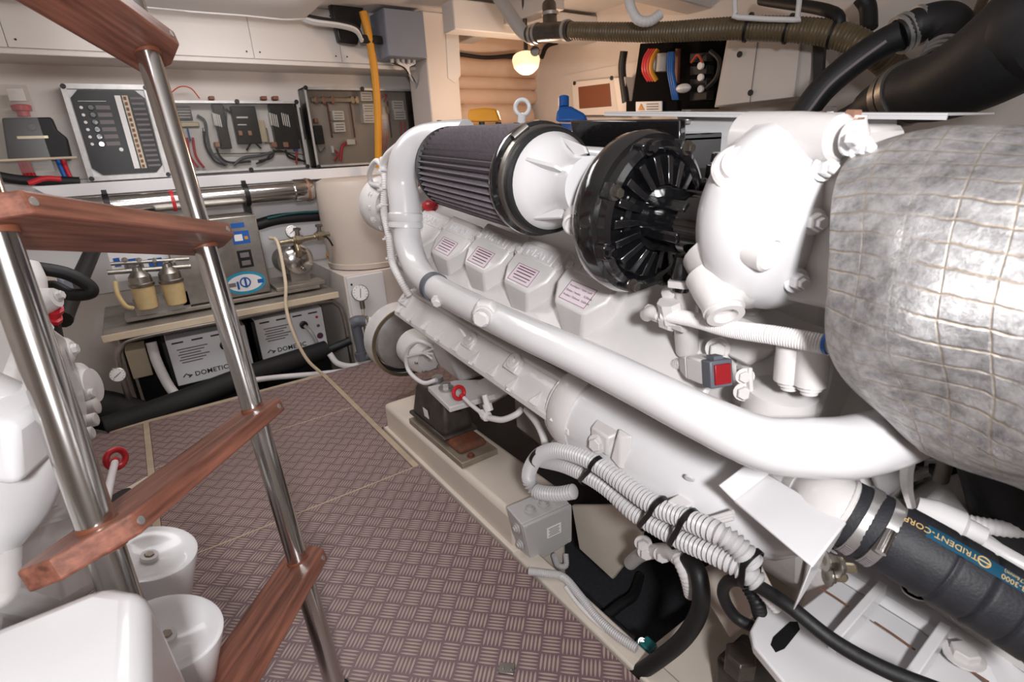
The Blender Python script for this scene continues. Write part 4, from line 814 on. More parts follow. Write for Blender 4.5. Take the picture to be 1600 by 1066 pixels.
g = G().prism([P(x, y, Y=3.12) for x, y in ((515, 2), (570, 2), (560, 70), (530, 66))], (0, .05, 0)); obj('dark_housing', g, 'black_plastic', label='black moulded housing under the deck beside the yellow hose', cat='housing', bev=.01)
for i, (dy, m) in enumerate(((0, 'black_rubber'), (5, 'rope_white'), (9, 'grey_plastic'))): hose('cable_loom', [P(472, 2+dy, Y=3.05), P(470, 18+dy, Y=3.03), P(488, 27+dy, Y=3.02), P(530, 34+dy*.8, Y=3.02), P(556, 42+dy*.8, Y=3.03), P(566, 60+dy*.6, Y=3.04)], .010, m, label=('black cable', 'white cable', 'grey cable')[i]+' looping from the headliner to the yellow hose clip', cat='cable')
# ================================================================ engine accessories on the near side
# alternator with belt guard at the front of the engine
alt = thing('alternator', 'white alternator behind a curved belt guard at the front of the engine', 'alternator', P(655, 600, X=.80))
gc = P(645, 540, X=.86)
obj('belt_guard', G().ring(gc+V((0, .06, 0)), (0, 1, .05), .16, .152, .10, 48), 'white_cast', alt); obj('guard_edge', G().ring(gc+V((0, .055, 0)), (0, 1, .05), .161, .147, .008, 48), 'brass', alt)
obj('belt', G().ring(gc+V((0, .08, 0)), (0, 1, .05), .148, .138, .05, 48), 'black_rubber', alt)
pu = obj('pulley', G().lathe(gc+V((0, .13, 0)), (0, -1, -.05), [(0, .11), (.02, .13), (.03, .10), (.05, .128), (.06, .09)], 36), 'galvanised', alt)
ab = P(668, 560, X=.80); obj('body', G().lathe(ab+V((0, .13, .02)), (0, -1, -.1), [(0, .05), (.01, .075), (.10, .078), (.13, .07), (.15, .05), (.155, .02), (.155, 0)], 32), 'white_cast', alt)
for i in range(6): 
    a = i*PI/3; d = V((math.cos(a), 0, math.sin(a))); bolt(ab+V((0, -.01, .0))+d*.05, (0, -1, -.1), .007, 'galvanised', alt)
hose('white_lead', [P(676, 540, X=.70), P(652, 534, X=.68), P(636, 550, X=.67), P(638, 578, X=.67), P(660, 598, X=.67), P(682, 594, X=.70)], .0075, 'rope_white', alt, 10)
for i in range(3): hose('white_lead', [P(636, 558, X=.67), P(660, 552, X=.685), P(676, 545+i*8, X=.70)], .004, 'rope_white', alt, 8)
# harness up the front of the engine
hr = [P(598, 248, X=.64), P(602, 285, X=.62), P(600, 330, X=.605), P(608, 370, X=.595), P(613, 410, X=.59), P(626, 438, X=.585), P(640, 462, X=.60)]
lm = hose('wiring_loom', hr, .0115, 'rope_white', eng, 12, rib=(.006, .12)); hose('loom_branch', [P(622, 228, X=.64), P(606, 242, X=.635), P(598, 258, X=.63), P(600, 275, X=.625)], .010, 'rope_white', lm, 12)
hose('loom_branch', [P(600, 262, X=.63), P(588, 252, X=.64), P(578, 268, X=.65), P(580, 286, X=.66), P(596, 292, X=.64)], .009, 'rope_white', lm, 10)
for x, y in ((600, 268), (602, 296), (600, 322), (609, 372), (614, 402)): c = P(x, y, X=.605); obj('cable_tie', G().ring(c, V((.1, .1, 1)), .0165, .012, .006, 14), 'rope_white', lm); obj('tie_stub', G().box(c+V((-.018, -.005, 0)), (.014, .006, .005)), 'rope_white', lm)
tg_ = obj('front_cover', G().lathe(P(612, 322, X=.72), (.0, 1, .085), [(-.03, .07), (0, .09), (.02, .095), (.05, .095)], 36), 'white_cast', eng)
for a in range(7): an = 1.6+a*.5; bolt(P(612, 322, X=.72)+V((math.cos(an)*.078, -.005, math.sin(an)*.078)), (0, -1, -.08), .009, 'white_cast', tg_)
g = G().sphere(P(672, 322, X=.70), .022, 16, (1, 1.4, .8)); obj('red_cap', g, 'red', eng); g = G().sphere(P(655, 286, X=.72), .014, 12, (1, 1.2, 1)); obj('red_cap', g, 'red', eng); hose('cover_hose', [P(652, 300, X=.7), P(664, 292, X=.68), P(690, 285, X=.68)], .009, 'white_cast', eng, 10)
# engine foot and rubber mount
ft = obj('engine_foot', G().prism([P(668, 604, Z=.335), P(712, 594, Z=.335), P(775, 592, Z=.345), P(790, 612, Z=.33), P(702, 637, Z=.33)], (0, 0, -.018)), 'white_cast', eng, bev=.003)
obj('foot_web', G().prism([P(735, 600, X=.80)+V((0, 0, .0)), P(780, 580, X=.80), P(800, 610, X=.80), P(750, 640, X=.80)], (.03, .0, 0)), 'white_cast', eng, bev=.004)
mt = thing('rubber_mount', 'dark iron engine mount with rusty base on the cream beam', 'engine mount', P(705, 690, Z=zs))
yd = V((0, 1, 0)); mc = V((.735, 1.455, zs))
obj('base_plate', G().bb(.656, .792, 1.275, 1.665, zs, zs+.022), 'plate_steel', mt, bev=.003)
ir = G().frustum([(.672, 1.315, zs+.022), (.782, 1.315, zs+.022), (.782, 1.64, zs+.022), (.672, 1.64, zs+.022)], [(.676, 1.325, zs+.045), (.778, 1.325, zs+.045), (.778, 1.63, zs+.045), (.676, 1.63, zs+.045)]); obj('rusty_shoe', ir, 'rust', mt, bev=.012, seg=3)
hs = G().frustum([(.664, 1.405, zs+.045), (.790, 1.405, zs+.045), (.790, 1.655, zs+.045), (.664, 1.655, zs+.045)], [(.684, 1.435, zs+.175), (.780, 1.435, zs+.175), (.780, 1.635, zs+.175), (.684, 1.635, zs+.175)]); hz = obj('iron_housing', hs, 'mount_iron', mt, bev=.022, seg=4)
obj('label', G().box((.668, 1.53, zs+.09), (.001, .035, .04), (V((1, 0, .08)).normalized(), V((0, 1, 0)), V((-.08, 0, 1)).normalized())), 'label_white', mt); obj('skirt', G().bb(.660, .794, 1.395, 1.665, zs+.04, zs+.054), 'mount_iron', mt, bev=.006)
knob(P(716, 642, Z=zs+.165), (0, 0, 1), .012, .004, 'black_rubber', hz, 'plug'); obj('stud', G().cyl((.735, 1.55, zs+.165), (.735, 1.55, zs+.205), .02, n=16), 'galvanised', mt); bolt(P(697, 607, Z=.337), (0, 0, 1), .017, 'galvanised', eng, 1.0)
for y in (1.292, 1.655): bolt((.70, y, zs+.022), (0, 0, 1), .009, 'rust', mt)
# dipstick of the main engine
dk = thing('dipstick', 'white dipstick with red ring over the rubber mount', 'dipstick', P(760, 640, X=.66)); 
def dipstick(t, ring_px, pts, rr, Xp):
    c = P(*ring_px, X=Xp); nn = (V((0, 0, CAMH))-c).normalized()+V((.5, 0, -.2)); 
    g = G().torus(c, nn, rr, rr*.34, 28, 10); 
    obj('ring_handle', g, 'red', t); q = [P(x, y, X=Xp) for x, y in pts]; d = (q[0]-c).normalized(); obj('handle_neck', G().cyl(c+d*rr*.8, c+d*rr*1.7, rr*.42, n=12), 'red', t); hose('tube', [c+d*rr*1.5]+q, rr*.36, 'rope_white', t, 12)
dipstick(dk, (717, 614), [(738, 634), (757, 649)], .018, .66)
obj('union', G().lathe(P(753, 645, X=.66), P(768, 656, X=.66)-P(753, 645, X=.66), [(0, .011), (.012, .011), (.012, .015), (.028, .015), (.03, .011)], 8), 'rope_white', dk); hose('guide_tube', [P(764, 653, X=.66), P(785, 656, X=.67), P(806, 648, X=.69), P(815, 640, X=.71)], .0085, 'rope_white', dk); obj('tee', G().lathe(P(764, 642, X=.66), V((0, .25, .6)), [(0, .013), (.02, .013), (.02, .009), (.045, .008)], 10), 'rope_white', dk)
hose('breather_tube', [P(822, 640, X=.70), P(838, 660, X=.69), P(848, 680, X=.68), P(853, 700, X=.68)], .009, 'rope_white', label='thin white tube dropping behind the grey conduits', cat='tube')
# ---- grey corrugated conduits
def conduit(pts, r, label, m='conduit_grey', rib=(.0085, .30)): return hose('corrugated_conduit', pts, r, m, None, 16, rib=rib, label=label, cat='conduit')
XC = .60
cA = conduit([P(898, 768, X=.66), P(868, 772, X=.645), P(836, 766, X=.632), P(826, 742, X=.625), P(840, 714, X=.618), P(868, 704, X=.61), P(905, 712, X=.605), P(940, 730, X=.60), P(975, 756, X=.595), P(1020, 788, X=.59), P(1070, 810, X=.585), P(1120, 832, X=.58), P(1155, 856, X=.59), P(1178, 884, X=.60)], .0175, 'upper grey corrugated conduit looping over the junction box')
cB = conduit([P(846, 720, X=.655), P(880, 727, X=.632), P(915, 742, X=.62), P(950, 764, X=.612), P(990, 800, X=.605), P(1030, 825, X=.60), P(1070, 846, X=.595), P(1120, 868, X=.59), P(1160, 890, X=.592), P(1186, 912, X=.60)], .0165, 'lower grey corrugated conduit running under the big charge pipe')
hose('white_loom', [P(858, 712, X=.66), P(868, 694, X=.66), P(884, 687, X=.665), P(900, 694, X=.68)], .011, 'rope_white', rib=(.006, .1), label='white loom looping behind the grey conduits', cat='cable')
for i, (pa, xa, pb, xb) in enumerate((((843, 713), .617, (851, 722), .652), ((934, 727), .600, (918, 744), .619), ((1030, 793), .589, (1012, 814), .602), ((1076, 813), .585, (1060, 841), .596), ((1174, 878), .598, (1172, 900), .595))):
    A, B = P(*pa, X=xa), P(*pb, X=xb); d = V((-.06, -.96, -.25)); a = B-A; a = a-d*a.dot(d); L_ = a.length; a.normalize(); b = d.cross(a).normalized(); r = .0195 if i else .0235; n = 10; lp = []
    lp += [B+(a*math.cos(t)+b*math.sin(t))*r for t in [-PI/2+PI*k/n for k in range(n+1)]]; lp += [A+(a*math.cos(t)+b*math.sin(t))*r for t in [PI/2+PI*k/n for k in range(n+1)]]
    N = len(lp); cc_ = (A+B)/2; vs = [p+d*h for h in (-.0045, .0045) for p in lp]+[p+(p-cc_).normalized()*.0018+d*h for h in (-.0045, .0045) for p in lp]
    fs = [(2*N+k, 2*N+(k+1) % N, 3*N+(k+1) % N, 3*N+k) for k in range(N)]+[(k, (k+1) % N, N+(k+1) % N, N+k) for k in range(N)]+[(k, (k+1) % N, 2*N+(k+1) % N, 2*N+k) for k in range(N)]+[(N+k, N+(k+1) % N, 3*N+(k+1) % N, 3*N+k) for k in range(N)]
    obj('cable_tie', G().add(vs, fs), 'black_plastic', label=('black tie round the left bend of the conduits', 'black tie where the conduits start to run together', 'left one of the two close black ties on the conduits', 'right one of the two close black ties on the conduits', 'black tie at the lower right end of the conduits')[i], cat='cable tie', group='ties on the grey conduits')
# ---- junction box on the end of the beam
jb = thing('junction_box', 'grey plastic junction box with cable grommets on the end of the cream beam', 'junction box', P(850, 884, Y=.93))
jx = (P(894, 790, Y=.92)-P(818, 824, Y=.935)); jd = V((-.12, .9, .42)).normalized()*.072
f4 = [P(818, 824, Y=.935), P(894, 790, Y=.92), P(894, 846, Y=.92), P(831, 884, Y=.935)]
obj('case', G().prism([p+jd*.12 for p in f4], jd*.9), 'grey_plastic', jb, bev=.004, seg=3); ld = obj('lid', G().prism(f4, jd*.13), 'grey_plastic', jb, bev=.003)
xd = (f4[1]-f4[0]).normalized(); yu = (f4[0]-f4[3]); yu = (yu-xd*yu.dot(xd)).normalized(); nz = xd.cross(yu)
for i, p in enumerate(f4): knob(p+(sum(f4, V())/4-p)*.14, nz, .006, .002, 'grey_plastic', ld, 'lid_screw')
cen = sum(f4, V())/4; lbp = cen+xd*.012+yu*.010; s_ = obj('sticker', G().box(lbp+nz*.0006, (.046, .034, .001), (xd, yu, nz)), 'label_white', jb)
for i in range(5): obj('print', G().box(lbp+nz*.0014+yu*(.011-i*.0055), (.036-.006*(i % 2), .0022, .0004), (xd, yu, nz)), 'ink_soft', s_, sm=False)
for t in (.3, .58, .86):
    c = f4[0].lerp(f4[1], t)+jd*.5; gm = obj('grommet', G().lathe(c, yu, [(0, .017), (.004, .017), (.005, .012), (.009, .012), (.01, .007), (.014, .006)], 18), 'grey_plastic', jb)
for t in (.28, .7):
    c = f4[0].lerp(f4[3], t)+jd*.5; obj('grommet', G().lathe(c, -xd, [(0, .016), (.004, .016), (.005, .011), (.009, .011), (.01, .007), (.013, .006)], 18), 'grey_plastic', jb)
conduit([P(866, 868, Y=.95), P(872, 884, Y=.95), P(884, 884, Y=.95), P(884, 866, Y=.97)], .009, 'small grey conduit loop under the junction box', rib=(.005, .14))
conduit([P(x, y, Z=.02) for x, y in ((826, 893), (850, 896), (880, 902), (905, 930), (930, 962), (960, 990), (995, 1014))], .0105, 'thin grey conduit along the ledge below the junction box', rib=(.005, .14))
hose('white_cable', [P(x, y, Z=.014) for x, y in ((884, 918), (900, 940), (922, 964), (945, 984))], .005, 'rope_white', label='white cable tied beside the thin grey conduit', cat='cable')
hose('black_hose', [P(1075, 872, X=.72), P(1092, 900, X=.70), P(1094, 950, X=.69), P(1070, 995, X=.68), P(1030, 1030, X=.665), P(985, 1060, X=.64), P(950, 1085, X=.62)], .0165, 'black_rubber', n=16, label='thick black hose arching from the bilge to the floor edge', cat='hose')
hose('black_hose', [P(945, 965, Z=-.16), P(970, 945, Z=-.16), P(990, 930, Z=-.17), P(1000, 900, Z=-.19)], .014, 'black_rubber', label='short black hose lying on the bilge mat', cat='hose'); hose('black_hose', [P(950, 970, X=.735), P(975, 990, X=.735), P(995, 1004, X=.735)], .012, 'black_rubber', label='black hose beside the green corroded valve', cat='hose')
vv_ = thing('corroded_valve', 'small green corroded valve at the edge of the bilge well', 'valve', P(1005, 1015, X=.72)); obj('body', G().tube([P(998, 1008, X=.715), P(1010, 1012, X=.72), P(1022, 1020, X=.725)], .015, 12), 'teal', vv_); obj('handle', G().box(P(1012, 1008, X=.715), (.03, .03, .014)), 'teal', vv_, bev=.004); obj('clip', G().ring(P(996, 1008, X=.712), V((.2, -.9, -.2)), .017, .012, .008), 'steel_dull', vv_); bolt(P(1003, 1003, X=.71), V((-.5, -.5, .7)), .006, 'steel_dull', vv_)
hose('black_stub', [P(962, 1040, X=.66), P(985, 1028, X=.67), P(1002, 1018, X=.69)], .011, 'black_rubber', label='black hose stub leading from the valve over the ledge', cat='hose')
hose('white_elbow', [P(1058, 868, X=.72), P(1066, 885, X=.71), P(1074, 905, X=.71), P(1080, 930, X=.72)], .014, 'rope_white', rib=(.008, .1), label='white ribbed elbow hose beside the arching black hose', cat='hose')
# pipework hanging under the cooler
pw = obj('drain_pipe', G().tube([P(985, 880, X=.78), P(1000, 868, X=.76), P(1020, 862, X=.74), P(1045, 862, X=.73), P(1060, 872, X=.72)], .016, 14), 'white_cast', eng)
for x, y in ((1005, 848), (1010, 862), (1035, 866)): bolt(P(x, y, X=.73), V((-.7, -.6, .1)), .013, 'white_cast', pw)
for x, y in ((1028, 780), (1078, 770)): obj('drain_plug', G().lathe(P(x, y, X=.64), V((-.25, -.3, -.9)), [(-.03, .022), (.0, .022), (.004, .018), (.018, .016)], 6), 'white_cast', oc)
obj('sensor_block', G().box(P(1062, 792, X=.60), (.03, .03, .022), (EA, EX, EU)), 'rope_white', oc, bev=.004)
for i in range(3): hose('white_wire', [P(1068, 808, X=.60), P(1100, 812+i*4, X=.60), P(1146, 800+i*5, X=.61)], .0035, 'rope_white', eng, 8)
bk_ = obj('bell_bracket', G().prism([P(1095, 800, X=.66), P(1150, 760, X=.66), P(1180, 800, X=.66), P(1150, 845, X=.66)], (.05, 0, 0)), 'white_cast', eng, bev=.004)
# ---- stuff behind the turbine: flywheel housing, connector, braided hose
fh = obj('flywheel_housing', G().lathe(Q(1.08, .36, -.40), EA, [(-.06, .30), (0, .33), (.02, .33), (.05, .31), (.10, .25), (.12, .2)], 48), 'white_cast', eng)
obj('side_casting', G().prism([P(x, y, X=.70) for x, y in ((1010, 500), (1130, 490), (1300, 560), (1290, 610), (1262, 690), (1150, 640), (1040, 590))], (.10, 0, 0)), 'white_cast', eng, bev=.012)
obj('casting_ear', G().prism([P(x, y, X=.675) for x, y in ((1112, 538), (1130, 525), (1208, 545), (1192, 562), (1168, 574), (1140, 560))], (.03, 0, 0)), 'white_cast', eng, bev=.006); bolt(P(1121, 544, X=.66), V((-.8, -.6, 0)), .012, 'white_cast', eng, .9)
for x, y in ((1236, 590), (1268, 596)): obj('relief_valve', G().lathe(P(x, y-22, X=.62), V((.0, -.05, -1)), [(-.03, .018), (.0, .019), (.022, .019), (.022, .014), (.028, .014), (.028, .010), (.034, .010)], 18), 'white_cast', eng)
obj('casting_pocket', G().lathe(P(1215, 640, X=.66), EU, [(-.07, .05), (.03, .045), (.036, .03)], 24), 'white_cast', eng)
cnx = thing('wiring_connector', 'white cable connector with a black and red end beside the turbine', 'connector', P(1110, 590, X=.62)); cd_ = (P(1150, 592, X=.59)-P(1066, 568, X=.64)).normalized(); cu_ = V((0, 0, 1)); cu_ = (cu_-cd_*cu_.dot(cd_)).normalized(); cs_ = cd_.cross(cu_)
cc = P(1105, 578, X=.615); g = G().frustum([cc-cd_*.058+cs_*a*.011+cu_*b*.011 for a, b in ((-1, -1), (1, -1), (1, 1), (-1, 1))], [cc-cd_*.030+cs_*a*.016+cu_*b*.018 for a, b in ((-1, -1), (1, -1), (1, 1), (-1, 1))]); g.box(cc-cd_*.008, (.044, .032, .036), (cd_, cs_, cu_)); obj('plug_body', g, 'rope_white', cnx, bev=.003)
obj('black_shell', G().box(cc+cd_*.024, (.022, .034, .038), (cd_, cs_, cu_)), 'grey_dark', cnx, bev=.002); obj('red_seal', G().box(cc+cd_*.0365, (.005, .024, .028), (cd_, cs_, cu_)), 'red_dark', cnx, bev=.001); obj('latch', G().box(cc+cd_*.02+cu_*.021, (.018, .014, .006), (cd_, cs_, cu_)), 'grey_dark', cnx)
hose('cable', [cc-cd_*.055, cc-cd_*.08-cu_*.004, P(1040, 578, X=.67), P(1028, 588, X=.70)], .010, 'rope_white', cnx, rib=(.005, .12)); obj('lug_plate', G().box(P(1164, 600, X=.63), (.03, .006, .05), (cd_, cs_, cu_)), 'white_cast', cnx, bev=.002)
bolt(P(1164, 588, X=.625), V((-.75, -.65, 0)), .0085, 'white_cast', cnx, .6); bolt(P(1162, 612, X=.625), V((-.75, -.65, 0)), .0095, 'white_cast', cnx, .8)
hb = hose('braided_hose', [P(1038, 492, X=.60), P(1085, 500, X=.595), P(1140, 514, X=.59), P(1210, 524, X=.59), P(1300, 540, X=.60)], [.0105, .011, .0115, .0118, .012], 'rope_white', eng, 16, rib=(.003, .10))
for x, y in ((1135, 511), (1290, 536)): obj('blue_mark', G().ring(P(x, y, X=.593), P(1210, 524, X=.59)-P(1140, 514, X=.59), .0125, .011, .004, 16), 'blue', hb)
ft_ = obj('pipe_fitting', G().lathe(P(1028, 491, X=.61), V((.05, -1, -.12)), [(-.02, .010), (0, .013), (.014, .013), (.014, .018), (.03, .018), (.032, .013), (.05, .013)], 8), 'white_cast', eng); obj('banjo', G().cyl(P(1046, 470, X=.60), P(1052, 500, X=.61), .018, n=8), 'white_cast', ft_)
hose('fitting_stub', [P(1010, 492, X=.61), P(1018, 488, X=.605), P(1030, 490, X=.605)], .011, 'white_cast', eng); hose('feed_pipe', [P(1074, 418, X=.62), P(1073, 460, X=.62), P(1072, 510, X=.64), P(1074, 548, X=.66)], [.015, .017, .018, .018], 'white_cast', eng, 14); obj('feed_flange', G().cyl(P(1074, 436, X=.61), P(1074, 446, X=.61), .028, n=6), 'white_cast', eng); hose('bellows', [P(1050, 560, X=.72), P(1062, 540, X=.70), P(1068, 520, X=.68)], .02, 'grey_plastic', eng, rib=(.008, .15))
hose('bracket_pipe', [P(1045, 462, X=.62), P(1062, 452, X=.62), P(1085, 455, X=.63)], .014, 'white_cast', eng)
# ================================================================ gearbox corner, lower right
gx = thing('gearbox', 'white cast gearbox and mounting arm with rust stains in the lower right corner', 'gearbox', P(1400, 980, Z=.1))
ZG = .34
def zp(x, y, z=ZG): return P(x, y, Z=z)
arm = obj('mounting_arm', G().prism([zp(1172, 985), zp(1200, 930), zp(1245, 955), zp(1310, 905), zp(1440, 985), zp(1560, 1085), zp(1240, 1085), zp(1178, 1010)], (0, 0, -.016)), 'white_paint', gx, bev=.003)
obj('slot', G().prism([zp(1204, 1008, ZG+.0005), zp(1208, 996, ZG+.0005), zp(1234, 972, ZG+.0005), zp(1246, 972, ZG+.0005), zp(1250, 984, ZG+.0005), zp(1226, 1014, ZG+.0005), zp(1212, 1020, ZG+.0005)], (0, 0, .0006)), 'black_plastic', arm)
wl = obj('casing', G().prism([zp(1262, 880), zp(1330, 830), zp(1420, 870), zp(1600, 980), zp(1680, 1060), zp(1560, 1085), zp(1440, 990)], (.02, .02, .012)), 'white_paint', gx, bev=.006)
obj('case_side', G().prism([zp(1262, 878), zp(1620, 1090), zp(1620, 1090)+V((0, 0, -.3)), zp(1262, 878)+V((0, 0, -.3))], (.2, .1, 0)), 'white_cast', gx, bev=.006)
for a, b, w_ in (((1378, 920), (1300, 1010), .013), ((1475, 985), (1420, 1066), .014)):
    p, q = zp(*a, ZG+.024), zp(*b, ZG+.010); d = (q-p).normalized(); s = d.cross(V((0, 0, 1))).normalized(); obj('stiffener', G().box((p+q)/2, ((q-p).length, w_, .03), (d, s, d.cross(s))), 'white_paint', gx, bev=.002)
for a, b in (((1280, 918), (1326, 948)), ((1366, 972), (1430, 1016)), ((1500, 1040), (1545, 1066))):
    p, q = zp(*a, ZG+.014), zp(*b, ZG+.008); hose('rust_seam', [p, (p+q)/2+V((0, 0, .001)), q], .0014, 'stain', gx, 6)
bolt(zp(1506, 1026, ZG+.013), (0, 0, 1), .017, 'white_cast', gx, .7); obj('rust_patch', G().cyl(zp(1494, 1020, ZG+.0125), zp(1494, 1020, ZG+.0135), .010, n=9), 'stain', gx)
fl_ = obj('bolted_flange', G().prism([zp(1345, 860, ZG+.03), zp(1380, 850, ZG+.03), zp(1650, 1020, ZG+.03), zp(1620, 1045, ZG+.03)], (0, 0, -.02)), 'white_cast', gx, bev=.003)
for x, y in ((1372, 872), (1430, 925), (1432, 925), (1508, 968)): bolt(zp(x, y, ZG+.03), (0, 0, 1), .013, 'white_cast', gx, .7)
obj('inner_casing', G().prism([P(x, y, X=.80) for x, y in ((1330, 850), (1440, 790), (1640, 900), (1640, 1040))], (.25, 0, 0)), 'white_cast', gx, bev=.01)
hx = obj('adjuster_nut', G().lathe(P(1155, 1045, Z=.12), (0, 0, 1), [(0, .03), (.035, .03), (.04, .026)], 6), 'mount_iron', label='large greasy hex nut under the slotted mounting arm', cat='nut', bev=.002); obj('mount_block', G().box(P(1160, 1055, Z=.03)+V((.01, -.02, 0)), (.10, .12, .09)), 'mount_iron', label='dark iron mount block under the slotted mounting arm', cat='engine mount', bev=.012)
# folded bracket
br = thing('folded_bracket', 'white folded sheet metal bracket with bolts below the charge pipe', 'bracket', P(1230, 850, X=.62))
Bp = [P(1145, 782, X=.585), P(1200, 740, X=.64), P(1322, 815, X=.62), P(1268, 885, X=.535)]
up_ = V((0, 0, 1)); e1 = (Bp[1]-Bp[0]).normalized(); nb = (Bp[1]-Bp[0]).cross(Bp[3]-Bp[0]).normalized(); nb = nb if nb.z > 0 else -nb
obj('tray', G().prism(Bp, -nb*.005), 'white_paint', br, bev=.002)
def flange(p, q, d, name='flange'): return obj(name, G().prism([p, q, q+d, p+d], nb*-.0+(q-p).cross(d).normalized()*.004), 'white_paint', br, bev=.0015)
flange(Bp[0], Bp[1], nb*.028+V((-.006, .008, 0)), 'upturned_flange'); dn = P(1240, 955, X=.535)-Bp[3]
df = obj('downturned_flange', G().prism([Bp[3], Bp[2], Bp[2]+dn*.30, Bp[3].lerp(Bp[2], .35)+dn*.75, Bp[3]+dn], V((.01, .01, .0)).normalized()*.004), 'white_paint', br, bev=.0015)
for (x, y) in ((1288, 876), (1306, 886), (1292, 900)):
    c = P(x, y, X=.575); d = V((.75, -.6, -.1)); bolt(c, d, .0085, 'steel_dull', br, .9); obj('stud', G().lathe(c, d, [(0, .006), (.020, .006), (.023, .004)], 10), 'brass', br)
bolt(P(1190, 748, X=.64), nb, .011, 'white_cast', br, .9); obj('back_plate', G().prism([P(1182, 735, X=.66), P(1262, 745, X=.66), P(1262, 800, X=.66), P(1200, 770, X=.66)], (.006, 0, 0)), 'white_cast', br, bev=.002)
# ---- black printed rubber hose with clamps
hp = [P(1318, 800, X=.66), P(1390, 838, X=.665), P(1480, 890, X=.68), P(1570, 945, X=.70), P(1680, 1015, X=.73)]
th = thing('exhaust_hose', 'thick black rubber hose with blue printed band and steel clamps', 'hose', P(1480, 960, X=.69)); HR = .0445
path = catmull(hp, 16); hl_ = [0]
for i in range(1, len(path)): hl_.append(hl_[-1]+(path[i]-path[i-1]).length)
rs = []
g = G(); vs = []; nA = 36; hd0 = (path[-1]-path[0]).normalized(); hu = V((-.55, -.25, .8)); hu = (hu-hd0*hu.dot(hd0)).normalized(); hv = hd0.cross(hu)
def hpt(s, a, r):
    s = max(0, min(s, hl_[-1]-1e-5)); j = max(k for k in range(len(hl_)) if hl_[k] <= s); j = min(j, len(path)-2); t = (s-hl_[j])/(hl_[j+1]-hl_[j])
    return path[j].lerp(path[j+1], t)+(hu*math.cos(a)+hv*math.sin(a))*r
def hrad(s): return HR+.0022*math.cos(2*PI*(s-.10)/.058)**2*(1 if s > .07 else 0)-.0006
NS = 120
for i in range(NS+1):
    s = hl_[-1]*i/NS; q = abs(((s-.035)/.036) % 1-.5); r = HR-(.0042*max(0, (q-.40)/.1) if s > .075 else 0)
    for j in range(nA): vs.append(hpt(s, 2*PI*j/nA, r))
g.add(vs, [(i*nA+j, i*nA+(j+1) % nA, (i+1)*nA+(j+1) % nA, (i+1)*nA+j) for i in range(NS) for j in range(nA)]+[tuple(range(nA-1, -1, -1))]); obj('hose_body', g, 'hose_rubber', th, ang=50)
sg = -1 if hpt(.2, .5, HR).z < hpt(.2, -.5, HR).z else 1
ac_ = -.30
def band(name, s0, s1, a0, a1, r, m):
    g = G(); n = 40; k = 8; vs = [hpt(s0+(s1-s0)*i/n, a0+(a1-a0)*j/k, r) for i in range(n+1) for j in range(k+1)]
    g.add(vs, [(i*(k+1)+j, i*(k+1)+j+1, (i+1)*(k+1)+j+1, (i+1)*(k+1)+j) for i in range(n) for j in range(k)]); return obj(name, g, m, th)
bn = band('blue_band', .07, hl_[-1]-.02, ac_-.19, ac_+.19, HR+.0007, 'hose_teal')
S1 = .095
def wrap(s0, flip, da=0):
    return lambda co: hpt(s0-co.x*flip, ac_+da+(co.y*flip)/HR*WSGN, HR+.0012+co.z)
WSGN = 1
ST = lambda x, y: min(range(len(path)), key=lambda k: (path[k]-P(x, y, X=.68)).length)
SC = hl_[ST(1428, 860)]; SM = hl_[ST(1498, 902)]; SN = hl_[ST(1556, 937)]
txt('TRIDENT-CORP', .0104, (0, 0, 0), (1, 0, 0), (0, 1, 0), 'gold_print', bn, 'lettering', ext=.0002, fn=wrap(SC, 1), sp=1.0)
txt('3-3000', .0085, (0, 0, 0), (1, 0, 0), (0, 1, 0), 'gold_print', bn, 'lettering', ext=.0002, fn=wrap(SN, 1, .08)); txt('(76mm)', .0065, (0, 0, 0), (1, 0, 0), (0, 1, 0), 'gold_print', bn, 'lettering', ext=.0002, fn=wrap(SN, 1, -.10))
obj('printed_mark', G().tube([hpt(SM+.006*math.cos(a*PI/8), ac_+.13*math.sin(a*PI/8), HR+.0014) for a in range(17)], .0008, 6, seg=1), 'gold_print', bn)
obj('printed_mark', G().tube([hpt(SM-.006, ac_, HR+.0014), hpt(SM+.006, ac_, HR+.0014), hpt(SM+.003, ac_+.07, HR+.0014)], .0008, 6, seg=1), 'gold_print', bn)
for i, s in enumerate((.012, .035)):
    c = obj('hose_clamp', G().ring(hpt(s, 0, 0), hd0, HR+.003, HR-.001, .013, 40), 'galvanised', th); q = hpt(s+.006, .5 if i else 2.6, HR+.006); obj('clamp_screw', G().cyl(q-hv*.015, q+hv*.015, .006, n=12), 'steel', c)
    for k in range(10): a = 1.2+k*.085; p_ = hpt(s+.0065, a*(-1 if False else 1), HR+.0031); obj('clamp_slot', G().box(p_, (.008, .0016, .0008), (hd0, (hv*math.cos(a)-hu*math.sin(a)), (hu*math.cos(a)+hv*math.sin(a)))), 'ink_soft', c, sm=False)
gp = obj('spigot', G().tube([P(1275, 755, X=.70), P(1290, 775, X=.68), hp[0]-hd0*.01, hp[0]+hd0*.03], [.05, .048, .042, .040], 28), 'white_cast', th); obj('spigot_bead', G().torus(hp[0]-hd0*.004, hd0, .041, .004), 'white_cast', gp)
nk = obj('cooling_pipe', G().tube([P(1250, 745, X=.74), P(1300, 770, X=.72), P(1330, 750, X=.80), P(1360, 735, X=.9)], .045, 24), 'white_cast', gx)
